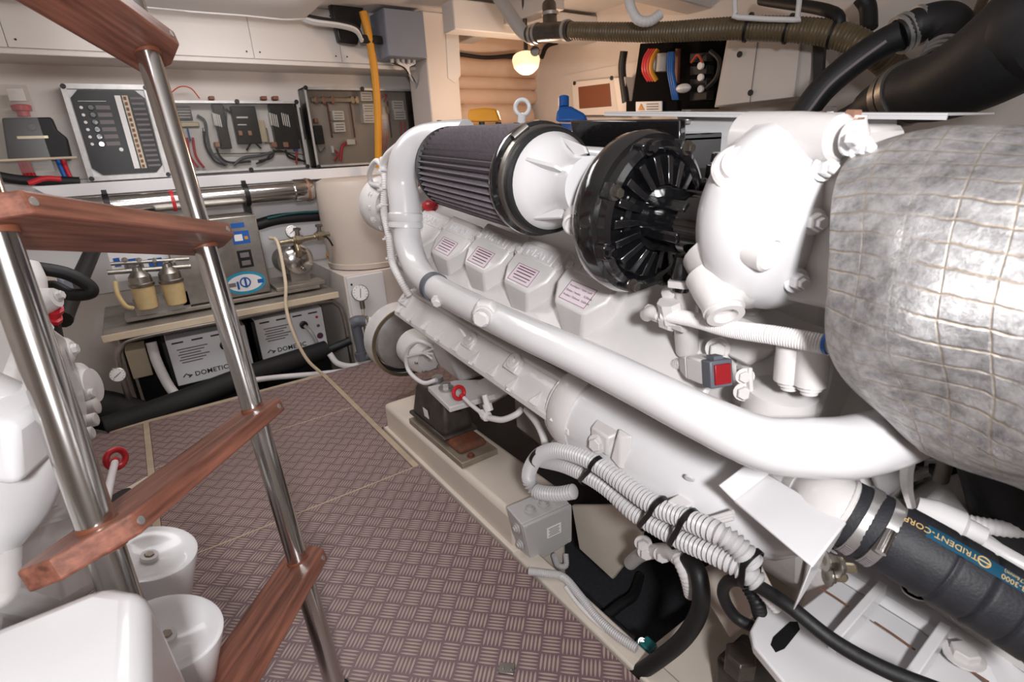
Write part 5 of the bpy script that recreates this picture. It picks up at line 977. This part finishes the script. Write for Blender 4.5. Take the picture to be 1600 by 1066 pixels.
# white ribbed conduit and clutter behind the hose
conduit([P(1440, 800, X=.78), P(1490, 812, X=.79), P(1560, 825, X=.80), P(1620, 828, X=.82)], .011, 'white ribbed conduit behind the printed black hose', 'rope_white', (.006, .12))
obj('sensor_cap', G().lathe(P(1430, 792, X=.76), V((.3, -.9, -.2)), [(0, .014), (.02, .02), (.05, .02), (.055, .014), (.075, .012)], 18), 'rope_white', label='white cable cap behind the printed black hose', cat='connector')
random.seed(11)
cl_ = thing('gear_linkage', 'grey oily gear linkage and brackets in the gap under the silver blanket', 'linkage', P(1490, 760, X=1.0))
for i in range(16):
    x, y = random.uniform(1400, 1550), random.uniform(690, 790); c = P(x, y, X=random.uniform(.92, 1.05)); d = V((random.uniform(-1, 1), random.uniform(-1, 1), random.uniform(-.5, .5))).normalized(); u, w_ = perp(d)
    obj('bracket', G().box(c, (random.uniform(.02, .08), random.uniform(.01, .03), random.uniform(.006, .02)), (d, u, w_)), random.choice(['grey_metal', 'white_cast', 'mount_iron', 'galvanised', 'black_plastic']), cl_, bev=.002)
obj('back_plate', G().prism([P(x, y, X=1.08) for x, y in ((1390, 650), (1600, 650), (1600, 860), (1390, 800))], (.02, 0, 0)), 'mount_iron', cl_); hose('spring_cable', [P(1505, 735, X=.9), P(1530, 705, X=.9), P(1555, 690, X=.9)], .007, 'cream', cl_, rib=(.004, .12)); hose('control_rod', [P(1455, 690, X=.86), P(1475, 720, X=.87), P(1470, 750, X=.88)], .010, 'grey_metal', cl_)
obj('steel_arm', G().prism([P(x, y, X=.88) for x, y in ((1466, 668), (1498, 674), (1476, 728), (1462, 720))], (.02, 0, 0)), 'grey_metal', cl_, bev=.003)
hose('dark_duct', [P(1560, 640, X=.86), P(1600, 720, X=.86), P(1625, 820, X=.88), P(1640, 900, X=.9)], .07, 'black_foam', n=20, label='black duct hanging below the silver blanket at the right edge', cat='duct')
# black cables over the gearbox
hose('black_cable', [P(1188, 985, X=.66), P(1150, 965, X=.65), P(1130, 930, X=.635), P(1140, 908, X=.62), P(1175, 912, X=.60), P(1230, 945, X=.59), P(1300, 1000, X=.595), P(1380, 1045, X=.605), P(1480, 1085, X=.62)], .0095, 'black_rubber', n=14, label='black cable looping out and across the white mounting arm', cat='cable')
conduit([P(1165, 910, X=.66), P(1182, 940, X=.66), P(1190, 965, X=.67), P(1210, 985, X=.69)], .012, 'black ribbed conduit in the gap left of the mounting arm', 'black_rubber', (.006, .14))
hose('green_wire', [P(1172, 930, X=.66), P(1176, 950, X=.66), P(1184, 972, X=.67)], .003, 'teal', label='thin green wire beside the black ribbed conduit', cat='wire'); conduit([P(1176, 905, X=.63), P(1196, 930, X=.63), P(1215, 952, X=.64)], .009, 'thin white ribbed conduit beside the looping black cable', 'rope_white', (.005, .12))
obj('bulkhead_web', G().prism([P(1080, 900, X=.74), P(1160, 860, X=.74), P(1200, 940, X=.74), P(1140, 1000, X=.74)], (.03, 0, 0)), 'gelcoat', bed, bev=.006)
# ================================================================ overhead and far side
hz_ = thing('drain_tee', 'dark pipe tee under the deck with pipe clips', 'pipe fitting', P(845, 50, d=2.35))
tc0 = P(862, 47, d=2.35); obj('tee_body', G().tube([P(828, 54, d=2.45), P(850, 50, d=2.38), P(892, 48, d=2.28)], .038, 20), 'mount_iron', hz_); obj('tee_branch', G().cyl(P(860, 46, d=2.36), P(858, 8, d=2.4), .032, n=20), 'mount_iron', hz_)
for x, y, d_ in ((838, 52, 2.42), (884, 48, 2.3), (832, 54, 2.44)): obj('clip', G().ring(P(x, y, d=d_), P(892, 48, d=2.28)-P(828, 54, d=2.45), .043, .036, .016, 24), 'galvanised', hz_)
obj('clip', G().ring(P(860, 24, d=2.38), (0, 0, 1), .037, .03, .014, 24), 'galvanised', hz_)
gp_ = hose('grey_pipe', [P(770, -20, d=2.3), P(795, 20, d=2.4), P(815, 48, d=2.46), P(832, 60, d=2.48)], .03, 'grey_plastic', n=18, label='grey pipe coming down to the dark tee', cat='pipe')
hose('bronze_hose', [P(890, 48, d=2.28), P(960, 50, d=2.2), P(1040, 50, d=2.1), P(1110, 46, d=2.0), P(1180, 44, d=1.92), P(1260, 48, d=1.84), P(1320, 58, d=1.78), P(1370, 85, d=1.75), P(1410, 120, d=1.8)], [.036, .037, .038, .039, .041, .043, .045, .046, .046], 'bronze_hose', n=18, rib=(.012, .07), label='olive ribbed hose running along under the deck', cat='hose')
for i, (x, y, d_) in enumerate(((1167, 43, 1.93), (1230, 45, 1.87), (1300, 52, 1.8))): obj('cable_tie', G().ring(P(x, y, d=d_), P(x+30, y+3, d=d_-.03)-P(x, y, d=d_), .049, .043, .008, 24), 'black_plastic', label=('left', 'middle', 'right')[i]+' black tie round the olive ribbed hose', cat='cable tie', group='ties on the olive hose')
hose('wire_handle', [P(1148, -12, d=1.85), P(1149, 20, d=1.85), P(1154, 27, d=1.85), P(1240, 31, d=1.8), P(1246, 26, d=1.8), P(1250, -12, d=1.8)], .009, 'rope_white', seg=2, label='white square wire hanger above the olive hose', cat='hanger')
hose('white_hose', [P(983, -10, d=2.0), P(985, 10, d=2.0), P(996, 30, d=2.0), P(1015, 33, d=2.0), P(1032, 22, d=2.0)], .019, 'rope_white', rib=(.012, .06), label='white ribbed hose bend hanging from the deck', cat='hose')
# lamp
lc = P(822, 96, d=2.8); lpz = thing('bulkhead_lamp', 'lit warm glass lamp hanging below the dark tee', 'lamp', lc)
def glow():
    m = bpy.data.materials.new('lamp_glass'); m.use_nodes = True; b = m.node_tree.nodes['Principled BSDF']; b.inputs['Base Color'].default_value = (1, .75, .5, 1); b.inputs['Emission Color'].default_value = (1, .60, .34, 1); b.inputs['Emission Strength'].default_value = 1.0; MT['glow'] = m
glow(); ldn = V((-.25, -.3, -.9)).normalized()
obj('glass_bowl', G().lathe(lc-ldn*.015, ldn, [(0, .072), (.01, .074), (.04, .067), (.063, .046), (.073, .017), (.074, 0)], 28), 'glow', lpz); obj('lamp_holder', G().lathe(lc-ldn*.05, ldn, [(0, .03), (.02, .05), (.034, .066), (.044, .066)], 24), 'mount_iron', lpz); hose('lamp_stem', [lc-ldn*.05, lc-ldn*.10+V((0, 0, .05)), V((lc.x, lc.y, CZ))], .012, 'mount_iron', lpz, 8); knob(P(836, 80, d=2.7), ray(836, 80)*-1, .024, .02, 'mount_iron', lpz, 'cable_gland')
pl_ = bpy.data.lights.new('lamp_bulb', 'POINT'); pl_.energy = 8; pl_.color = (1, .70, .48); pl_.shadow_soft_size = .05; po = bpy.data.objects.new('lamp_bulb', pl_); col.objects.link(po); po.location = lc+ldn*.17+V((.05, .05, 0))
# things behind the engine top
g = G().prism([P(x, y, d=2.0) for x, y in ((730, 190), (732, 171), (756, 168), (775, 170), (782, 190))], (.05, .06, 0)); obj('yellow_case', g, 'yellow_hose', label='yellow case peeping over the engine top by the padded insulation', cat='case', bev=.008)
jg = thing('blue_jug', 'blue plastic jug behind the lifting eye', 'jug', P(888, 185, d=2.2)); g = G().prism([P(x, y, d=2.2) for x, y in ((868, 190), (870, 172), (876, 166), (892, 166), (914, 178), (918, 190))], (.08, .08, 0)); obj('body', g, 'blue', jg, bev=.01); obj('neck', G().cyl(P(881, 168, d=2.24), P(881, 152, d=2.24), .022, n=16), 'blue', jg)
# far side wall equipment
XR = 2.50
def xquad(name, pts, X, dep, m, parent=None, bev=.003, **k): return obj(name, G().prism([P(x, y, X=X) for x, y in pts], (dep, 0, 0)), m, parent, bev=bev, **k)
iv = thing('hatch_frame', 'framed inspection hatch in the far side wall', 'hatch', P(930, 170, X=XR)); xquad('frame', ((893, 128), (962, 121), (970, 180), (896, 180)), XR, .06, 'wall_paint', iv); xquad('recess', ((903, 136), (952, 130), (955, 166), (905, 170)), XR-.004, .01, 'wood_plug', iv); xquad('side_box', ((958, 122), (976, 120), (980, 178), (966, 178)), XR-.06, .1, 'panel_paint', iv)
for x, y in ((898, 130), (956, 122)): knob(P(x, y, X=XR-.002), (-1, 0, 0), .012, .006, 'ink', iv, 'screw')
eb_ = thing('relay_rack', 'open dark electrical rack with red capacitors and blue cables', 'electrical rack', P(1050, 165, X=2.3)); xquad('back_plate', ((1000, 68), (1130, 62), (1118, 170), (985, 172)), 2.42, .03, 'black_matt', eb_); obj('capacitor', G().cyl(P(1020, 112, X=2.36), P(1022, 88, X=2.36), .035, n=16), 'galvanised', eb_); obj('capacitor', G().cyl(P(1034, 112, X=2.36), P(1036, 84, X=2.36), .035, n=16), 'grey_plastic', eb_)
for i, (x, m) in enumerate(((1008, 'red'), (1012, 'red'), (1016, 'orange_red'), (1020, 'yellow_hose'))): hose('lead', [P(x+8, 78, X=2.34), P(x, 92, X=2.32), P(x-2, 110, X=2.32), P(x+6, 126, X=2.34)], .012, m, eb_, 8)
for i in range(3): hose('blue_lead', [P(1046+i*3, 82, X=2.32), P(1045+i*3, 110, X=2.3), P(1050+i*3, 140, X=2.3), P(1056+i*2, 172, X=2.32)], .009, 'blue', eb_, 8)
for i in range(4): xquad('relay', ((1078, 84+i*20), (1104, 82+i*20), (1103, 96+i*20), (1077, 98+i*20)), 2.34, .06, 'black_plastic', eb_); knob(P(1096, 103+min(i, 2)*18, X=2.33), (-1, 0, 0), .016, .012, 'label_white', eb_, 'terminal')
xquad('copper_bar', ((1055, 76), (1060, 76), (1058, 130), (1053, 130)), 2.34, .02, 'wood_plug', eb_); hose('lead', [P(1110, 80, X=2.33), P(1124, 95, X=2.32), P(1120, 120, X=2.32), P(1104, 138, X=2.33)], .010, 'black_rubber', eb_, 8); hose('lead', [P(1080, 98, X=2.33), P(1090, 86, X=2.32), P(1098, 98, X=2.32)], .005, 'orange_red', eb_, 6); obj('white_relay', G().sphere(P(1068, 138, X=2.3), .03, 14, (1, 1.3, .7)), 'label_white', eb_)
ws = thing('warning_plate', 'white warning plate with an orange triangle on a dark panel', 'sign', P(1012, 172, X=2.2)); xquad('dark_panel', ((978, 158), (1058, 156), (1060, 182), (978, 182)), 2.22, .03, 'black_matt', ws); xquad('plate', ((993, 159), (1034, 158), (1034, 178), (993, 178)), 2.21, .008, 'label_white', ws); xquad('triangle', ((997, 172), (1001, 162), (1006, 172)), 2.207, .003, 'yellow_hose', ws, bev=0)
for i in range(3): xquad('print', ((1010, 162+i*4), (1028, 161.6+i*4), (1028, 163+i*4), (1010, 163.4+i*4)), 2.207, .003, 'ink_soft', ws, bev=0)
fc = thing('fuse_cabinet', 'large white cabinet on the far wall under the olive hose', 'cabinet', P(1190, 165, X=2.3)); xquad('door', ((1138, 64), (1250, 66), (1240, 152), (1118, 166)), 2.22, .01, 'panel_paint', fc); xquad('body', ((1136, 60), (1272, 58), (1262, 150), (1116, 168)), 2.24, .2, 'wall_paint', fc); xquad('seam', ((1183, 66), (1184, 66), (1172, 160), (1171, 160)), 2.218, .003, 'ink_soft', fc, bev=0)
for x, y in ((1156, 85), (1173, 145)): knob(P(x, y, X=2.219), (-1, 0, 0), .012, .005, 'ink', fc, 'latch')
obj('corner_post', G().prism([P(1270, 60, X=2.2), P(1288, 60, X=2.2), P(1282, 170, X=2.2), P(1270, 170, X=2.2)], (.02, 0, 0)), 'black_plastic', label='black cable trunk right of the white cabinet', cat='trunking')
hose('black_cable', [P(1190, 0, X=2.3), P(1302, 20, X=2.1), P(1300, 60, X=2.1)], .02, 'black_rubber', label='black cable rising behind the wire hanger', cat='cable'); hose('black_cable', [P(975, 80, X=2.45), P(972, 110, X=2.45), P(978, 160, X=2.45)], .022, 'black_rubber', label='black cable loop at the left of the relay rack', cat='cable'); hose('black_cable', [P(1346, -5, d=1.9), P(1356, 12, d=1.9), P(1358, 45, d=1.9)], .028, 'black_rubber', label='black hose end hanging beside the white deck panel', cat='hose')
hose('dark_strap', [P(846, 90, Y=3.1), P(858, 70, Y=3.1), P(900, 62, Y=3.0)], .015, 'black_rubber', label='dark strap above the padded insulation', cat='strap'); obj('bay_shadow_board', G().prism([P(x, y, Y=3.36) for x, y in ((840, 92), (880, 88), (878, 150), (850, 180))], (0, .04, 0)), 'black_plastic', label='black board standing in for the shade in the gap at the end of the padded insulation', cat='board')  # the black board puts the gap's shade into colour
obj('side_board', G().prism([P(x, y, X=2.58) for x, y in ((852, 130), (880, 118), (1280, 40), (1280, 180), (850, 195))], (.015, 0, 0)), 'wall_paint', label='cream lining board on the far side wall', cat='board')
# black hose with blue print bending into elbow
bh = thing('coolant_hose', 'black coolant hose with a blue stripe curving up to a brown rubber elbow', 'hose', P(1265, 180, d=1.5)); pts = [P(1250, 185, d=1.55), P(1285, 140, d=1.5), P(1330, 100, d=1.45), P(1375, 70, d=1.4), P(1412, 52, d=1.36)]; obj('hose_body', G().tube(pts, .037, 20), 'black_rubber', bh)
obj('blue_stripe', G().tube([P(1262, 176, d=1.505), P(1295, 134, d=1.455), P(1338, 98, d=1.405), P(1385, 64, d=1.355)], .0045, 8), 'ink_soft', bh)
eb2 = obj('elbow', G().tube([P(1408, 54, d=1.36), P(1440, 38, d=1.34), P(1475, 34, d=1.31), P(1492, 52, d=1.29), P(1482, 78, d=1.28), P(1470, 92, d=1.28)], [.041, .043, .045, .045, .042, .04], 22), 'black_rubber', bh)
for x, y, d_, e in ((1404, 56, 1.365, (1414, 51)), (1413, 51, 1.36, (1423, 46)), (1434, 41, 1.345, (1444, 37)), (1478, 82, 1.28, (1474, 88)), (1474, 90, 1.28, (1470, 96)), (1470, 97, 1.28, (1466, 103))): obj('hose_clamp', G().ring(P(x, y, d=d_), P(*e, d=d_-.003)-P(x, y, d=d_), .048, .04, .010, 28), 'galvanised', bh)
eh = thing('exhaust_duct', 'big black exhaust hose sweeping up at the top right corner', 'hose', P(1450, 190, d=1.2)); q = [V((2.05, 1.15, .98)), P(1335, 195, d=1.45), P(1375, 168, d=1.35), P(1420, 145, d=1.25), P(1475, 132, d=1.16), P(1540, 100, d=1.06), P(1620, 45, d=.96), P(1700, -20, d=.9), V((1.56, .05, 1.70))]; obj('duct', G().tube(q, [.055, .055, .062, .068, .076, .086, .095, .1, .1], 30), 'black_rubber', eh)
for x, y, d_, r_ in ((1398, 155, 1.3, .068), (1414, 148, 1.265, .071)): obj('band_clamp', G().ring(P(x, y, d=d_), P(x+20, y-11, d=d_-.04)-P(x, y, d=d_), r_+.004, r_-.004, .02, 32), 'steel_dull', eh)
obj('clamp_block', G().box(P(1428, 118, d=1.2), (.03, .03, .04)), 'steel_dull', eh, bev=.004); hose('beige_conduit', [P(1540, -10, d=1.3), P(1528, 20, d=1.3), P(1515, 50, d=1.3)], .012, 'bronze_hose', rib=(.008, .1), label='thin ribbed beige conduit at the top right corner', cat='conduit')
obj('deck_panel', G().prism([P(x, y, d=2.2) for x, y in ((1370, -10), (1480, -10), (1440, 30), (1380, 40))], (.3, .3, .0)), 'ceiling_vinyl', label='cream deck panel behind the brown elbow', cat='panel')
# ================================================================ left engine (near part only)
le = thing('marine_diesel_engine', 'white engine castings seen behind the ladder at the left edge', 'engine', (-.45, .9, .12))
obj('crankcase', G().prism([Q(x, 1.55, z) for x, z in ((-.42, -.88), (-.30, -.75), (-.255, -.60), (-.24, -.46), (-.30, -.40), (-.9, -.40), (-.9, -.88))], Q(0, .3, 0)-Q(0, 1.55, 0)), 'white_cast', le, bev=.02, seg=3)
obj('gear_case', G().prism([P(x, y, X=-.20) for x, y in ((60, 490), (100, 520), (128, 590), (140, 650), (138, 720), (150, 800), (40, 830), (10, 640))], (-.2, 0, 0)), 'white_cast', le, bev=.02, seg=3)
def stud(px, py, X, r, l, d=(.9, -.25, .1), m='white_cast'): 
    d = V(d).normalized(); o = obj('stud_boss', G().lathe(P(px, py, X=X)-d*l, d, [(0, r*1.35), (l*.6, r*1.15), (l*.7, r), (l, r), (l+.002, r*.8)], 20), m, le); return o
for px, py, r, l in ((152, 634, .020, .06), (150, 655, .016, .05), (144, 676, .014, .05), (146, 614, .012, .05), (143, 733, .014, .05), (142, 748, .008, .04)): stud(px, py, -.185, r, l)
stud(117, 546, -.19, .014, .08); bolt(P(112, 546, X=-.19), V((.9, -.2, .1)), .012, 'white_cast', le, .9); obj('housing_cap', G().sphere(P(86, 552, X=-.23), .045, 22, (1, 1.1, .9)), 'white_cast', le); bolt(P(64, 515, X=-.20), V((.8, -.4, .3)), .014, 'white_cast', le); obj('side_cover', G().lathe(P(112, 610, X=-.23), (.9, -.3, .1), [(0, .07), (.03, .065), (.036, .05), (.05, .045), (.052, 0)], 30), 'white_cast', le)
obj('lower_case', G().prism([P(x, y, X=-.215) for x, y in ((30, 760), (140, 745), (160, 790), (215, 880), (100, 960), (20, 940))], (-.15, 0, 0)), 'white_cast', le, bev=.02, seg=3)
# pipe elbow at the left edge
ep = obj('pipe_elbow', G().tube([P(-60, 640, d=.60), P(-5, 665, d=.62), P(25, 700, d=.64), P(8, 770, d=.66), P(-30, 820, d=.66)], .052, 28), 'white_paint', le); obj('pipe_collar', G().box(P(15, 672, d=.60), (.07, .10, .075), (V((.8, -.4, -.3)).normalized(), V((.4, .9, 0)).normalized(), V((.2, 0, .9)).normalized())), 'white_paint', le, bev=.012, seg=3)
for px, py, r in ((22, 610, .03), (70, 470, .03), (30, 800, .035), (95, 850, .03), (60, 900, .03)): obj('cast_boss', G().lathe(P(px, py, X=-.25), (.9, -.35, .2), [(-.05, r*1.5), (0, r*1.2), (.02, r), (.03, r*.9), (.032, 0)], 22), 'white_cast', le); bolt(P(px, py, X=-.24)+V((.03, -.015, .01)), (.9, -.35, .2), r*.4, 'white_cast', le)
# valve cover in the foreground
fcv = obj('rocker_cover', G().frustum([(-.62, .20, .42), (-.085, .20, .42), (-.070, .58, .45), (-.105, .612, .45), (-.62, .615, .45)], [(-.60, .22, .635), (-.095, .22, .630), (-.078, .57, .658), (-.112, .602, .658), (-.60, .602, .655)]), 'white_paint', le, bev=.022, seg=4)
obj('cover_flange', G().prism([(-.66, .16, .43), (-.072, .16, .43), (-.056, .59, .455), (-.098, .625, .455), (-.66, .625, .455)], (0, 0, -.03)), 'white_cast', le, bev=.006)
for x, y in ((-.074, .52), (-.080, .40)): bolt((x, y, .455), (0, 0, 1), .014, 'white_cast', le, 1.1)
# canister filters
for i, (px, py) in enumerate(((240, 862), (268, 985))):
    c = P(px, py, Z=.455)+V((-.006, 0, 0)); t = thing('oil_filter', ('white canister oil filter farther from the camera, under the ladder tread', 'white canister oil filter nearer the camera, beside the foreground cover')[i], 'oil filter', (c.x, c.y, .12), 'canister filters of the left engine')
    ax = V((.28, -.10, .95)).normalized()
    obj('canister', G().lathe(c-ax*.32, ax, [(0, .055), (.03, .066), (.27, .068), (.315, .070), (.321, .069), (.322, .065), (.316, .045), (.310, .024), (.308, 0)], 48), 'white_paint', t)
    nut = obj('nut_collar', G().ring(c-ax*.013, ax, .013, .007, .010, 18), 'white_cast', t); bolt(c-ax*.013, ax, .0075, 'plate_steel', t, 1.4)
    obj('filter_head', G().box(c-ax*.2+V((-.12, 0, 0)), (.14, .09, .09)), 'white_cast', t, bev=.01)
# dipstick of the left engine
dk2 = thing('dipstick', 'white dipstick with red ring behind the ladder tread', 'dipstick', P(166, 800, X=-.175)); dipstick(dk2, (181, 717), [(172, 755), (164, 795), (160, 815)], .022, -.175)
obj('dipstick_boss', G().cyl(P(185, 775, X=-.2), P(200, 795, X=-.19), .03, n=18), 'black_rubber', label='dark rubber stop beside the dipstick of the left engine', cat='stopper'); obj('cream_block', G().box(P(210, 775, Z=.03), (.14, .05, .06), (V((.8, .5, 0)).normalized(), V((-.5, .8, 0)).normalized(), V((0, 0, 1)))), 'gelcoat', label='small cream block on the floor behind the ladder tread', cat='block', bev=.005)
# plumbing in the left corner
st = thing('sea_strainer', 'dark strainer body with red valve handles in the left corner', 'strainer', P(60, 560, Y=1.9)); obj('body', G().cyl(P(62, 540, Y=1.9), P(48, 470, Y=1.95), .055, n=24), 'black_rubber', st); obj('band', G().ring(P(50, 482, Y=1.94), (.05, .05, 1), .06, .05, .02, 24), 'grey_metal', st); obj('white_cap', G().tube([P(30, 415, Y=2.0), P(38, 440, Y=1.98), P(44, 470, Y=1.96)], [.045, .05, .045], 20), 'rope_white', st)
for x, y in ((86, 488), (84, 502)): obj('red_handle', G().lathe(P(x, y, Y=1.9), (.3, -.6, .8), [(0, .018), (.008, .02), (.016, .02), (.018, .012), (.04, .012)], 8), 'red', st); hose('red_stem', [P(87, 505, Y=1.9), P(92, 525, Y=1.9), P(95, 545, Y=1.9)], .006, 'red', st)
hose('black_hose', [P(40, 420, Y=2.1), P(62, 420, Y=2.1), P(105, 428, Y=2.1), P(138, 446, Y=2.1), P(140, 458, Y=2.1), P(110, 460, Y=2.12), P(80, 448, Y=2.15), P(70, 470, Y=2.2)], .020, 'black_rubber', label='black hose looped in the left corner above the strainer', cat='hose'); obj('hose_union', G().cyl(P(42, 419, Y=2.09), P(56, 419, Y=2.09), .023, n=14), 'brass', label='brass union at the end of the looped black hose', cat='union')
hose('black_pipe', [P(150, 380, Y=2.9), P(130, 425, Y=2.6), P(105, 480, Y=2.3), P(98, 500, Y=2.2)], .028, 'black_rubber', label='straight black pipe slanting behind the looped hose', cat='pipe')
bx_ = thing('bracket_box', 'grey box bracket behind the left ladder rail', 'box', P(70, 460, Y=2.3)); obj('plate', G().prism([P(x, y, Y=2.25) for x, y in ((55, 432), (72, 428), (80, 462), (66, 470))], (.02, .05, 0)), 'panel_paint', bx_, bev=.003); obj('side', G().prism([P(x, y, Y=2.3) for x, y in ((74, 424), (98, 440), (104, 460), (84, 466))], (.02, .05, 0)), 'grey_box', bx_, bev=.003)
obj('trim_3', G().prism([(-.66, 2.2, -.3), (-.60, 2.2, -.35), (-.36, 3.49, -.02), (-.42, 3.49, .03)], (0, 0, .03)), 'wall_paint', kind='structure', bev=.005)
obj('trim_4', G().bb(1.08, 2.6, 1.76, 2.35, 1.128, 1.142), 'wall_paint', kind='structure')
hose('clear_hose', [P(-10, 300, Y=3.1), P(20, 318, Y=3.1), P(45, 335, Y=3.1)], .03, 'hose_teal', label='teal hose end above the tread at the left edge', cat='hose')
obj('table_shade_board', G().bb(-.19, .84, 3.44, 3.48, -.4, .32), 'black_foam', label='black board standing in for the shade on the wall under the table', cat='shade board')  # added black sheet that paints the shade below the table
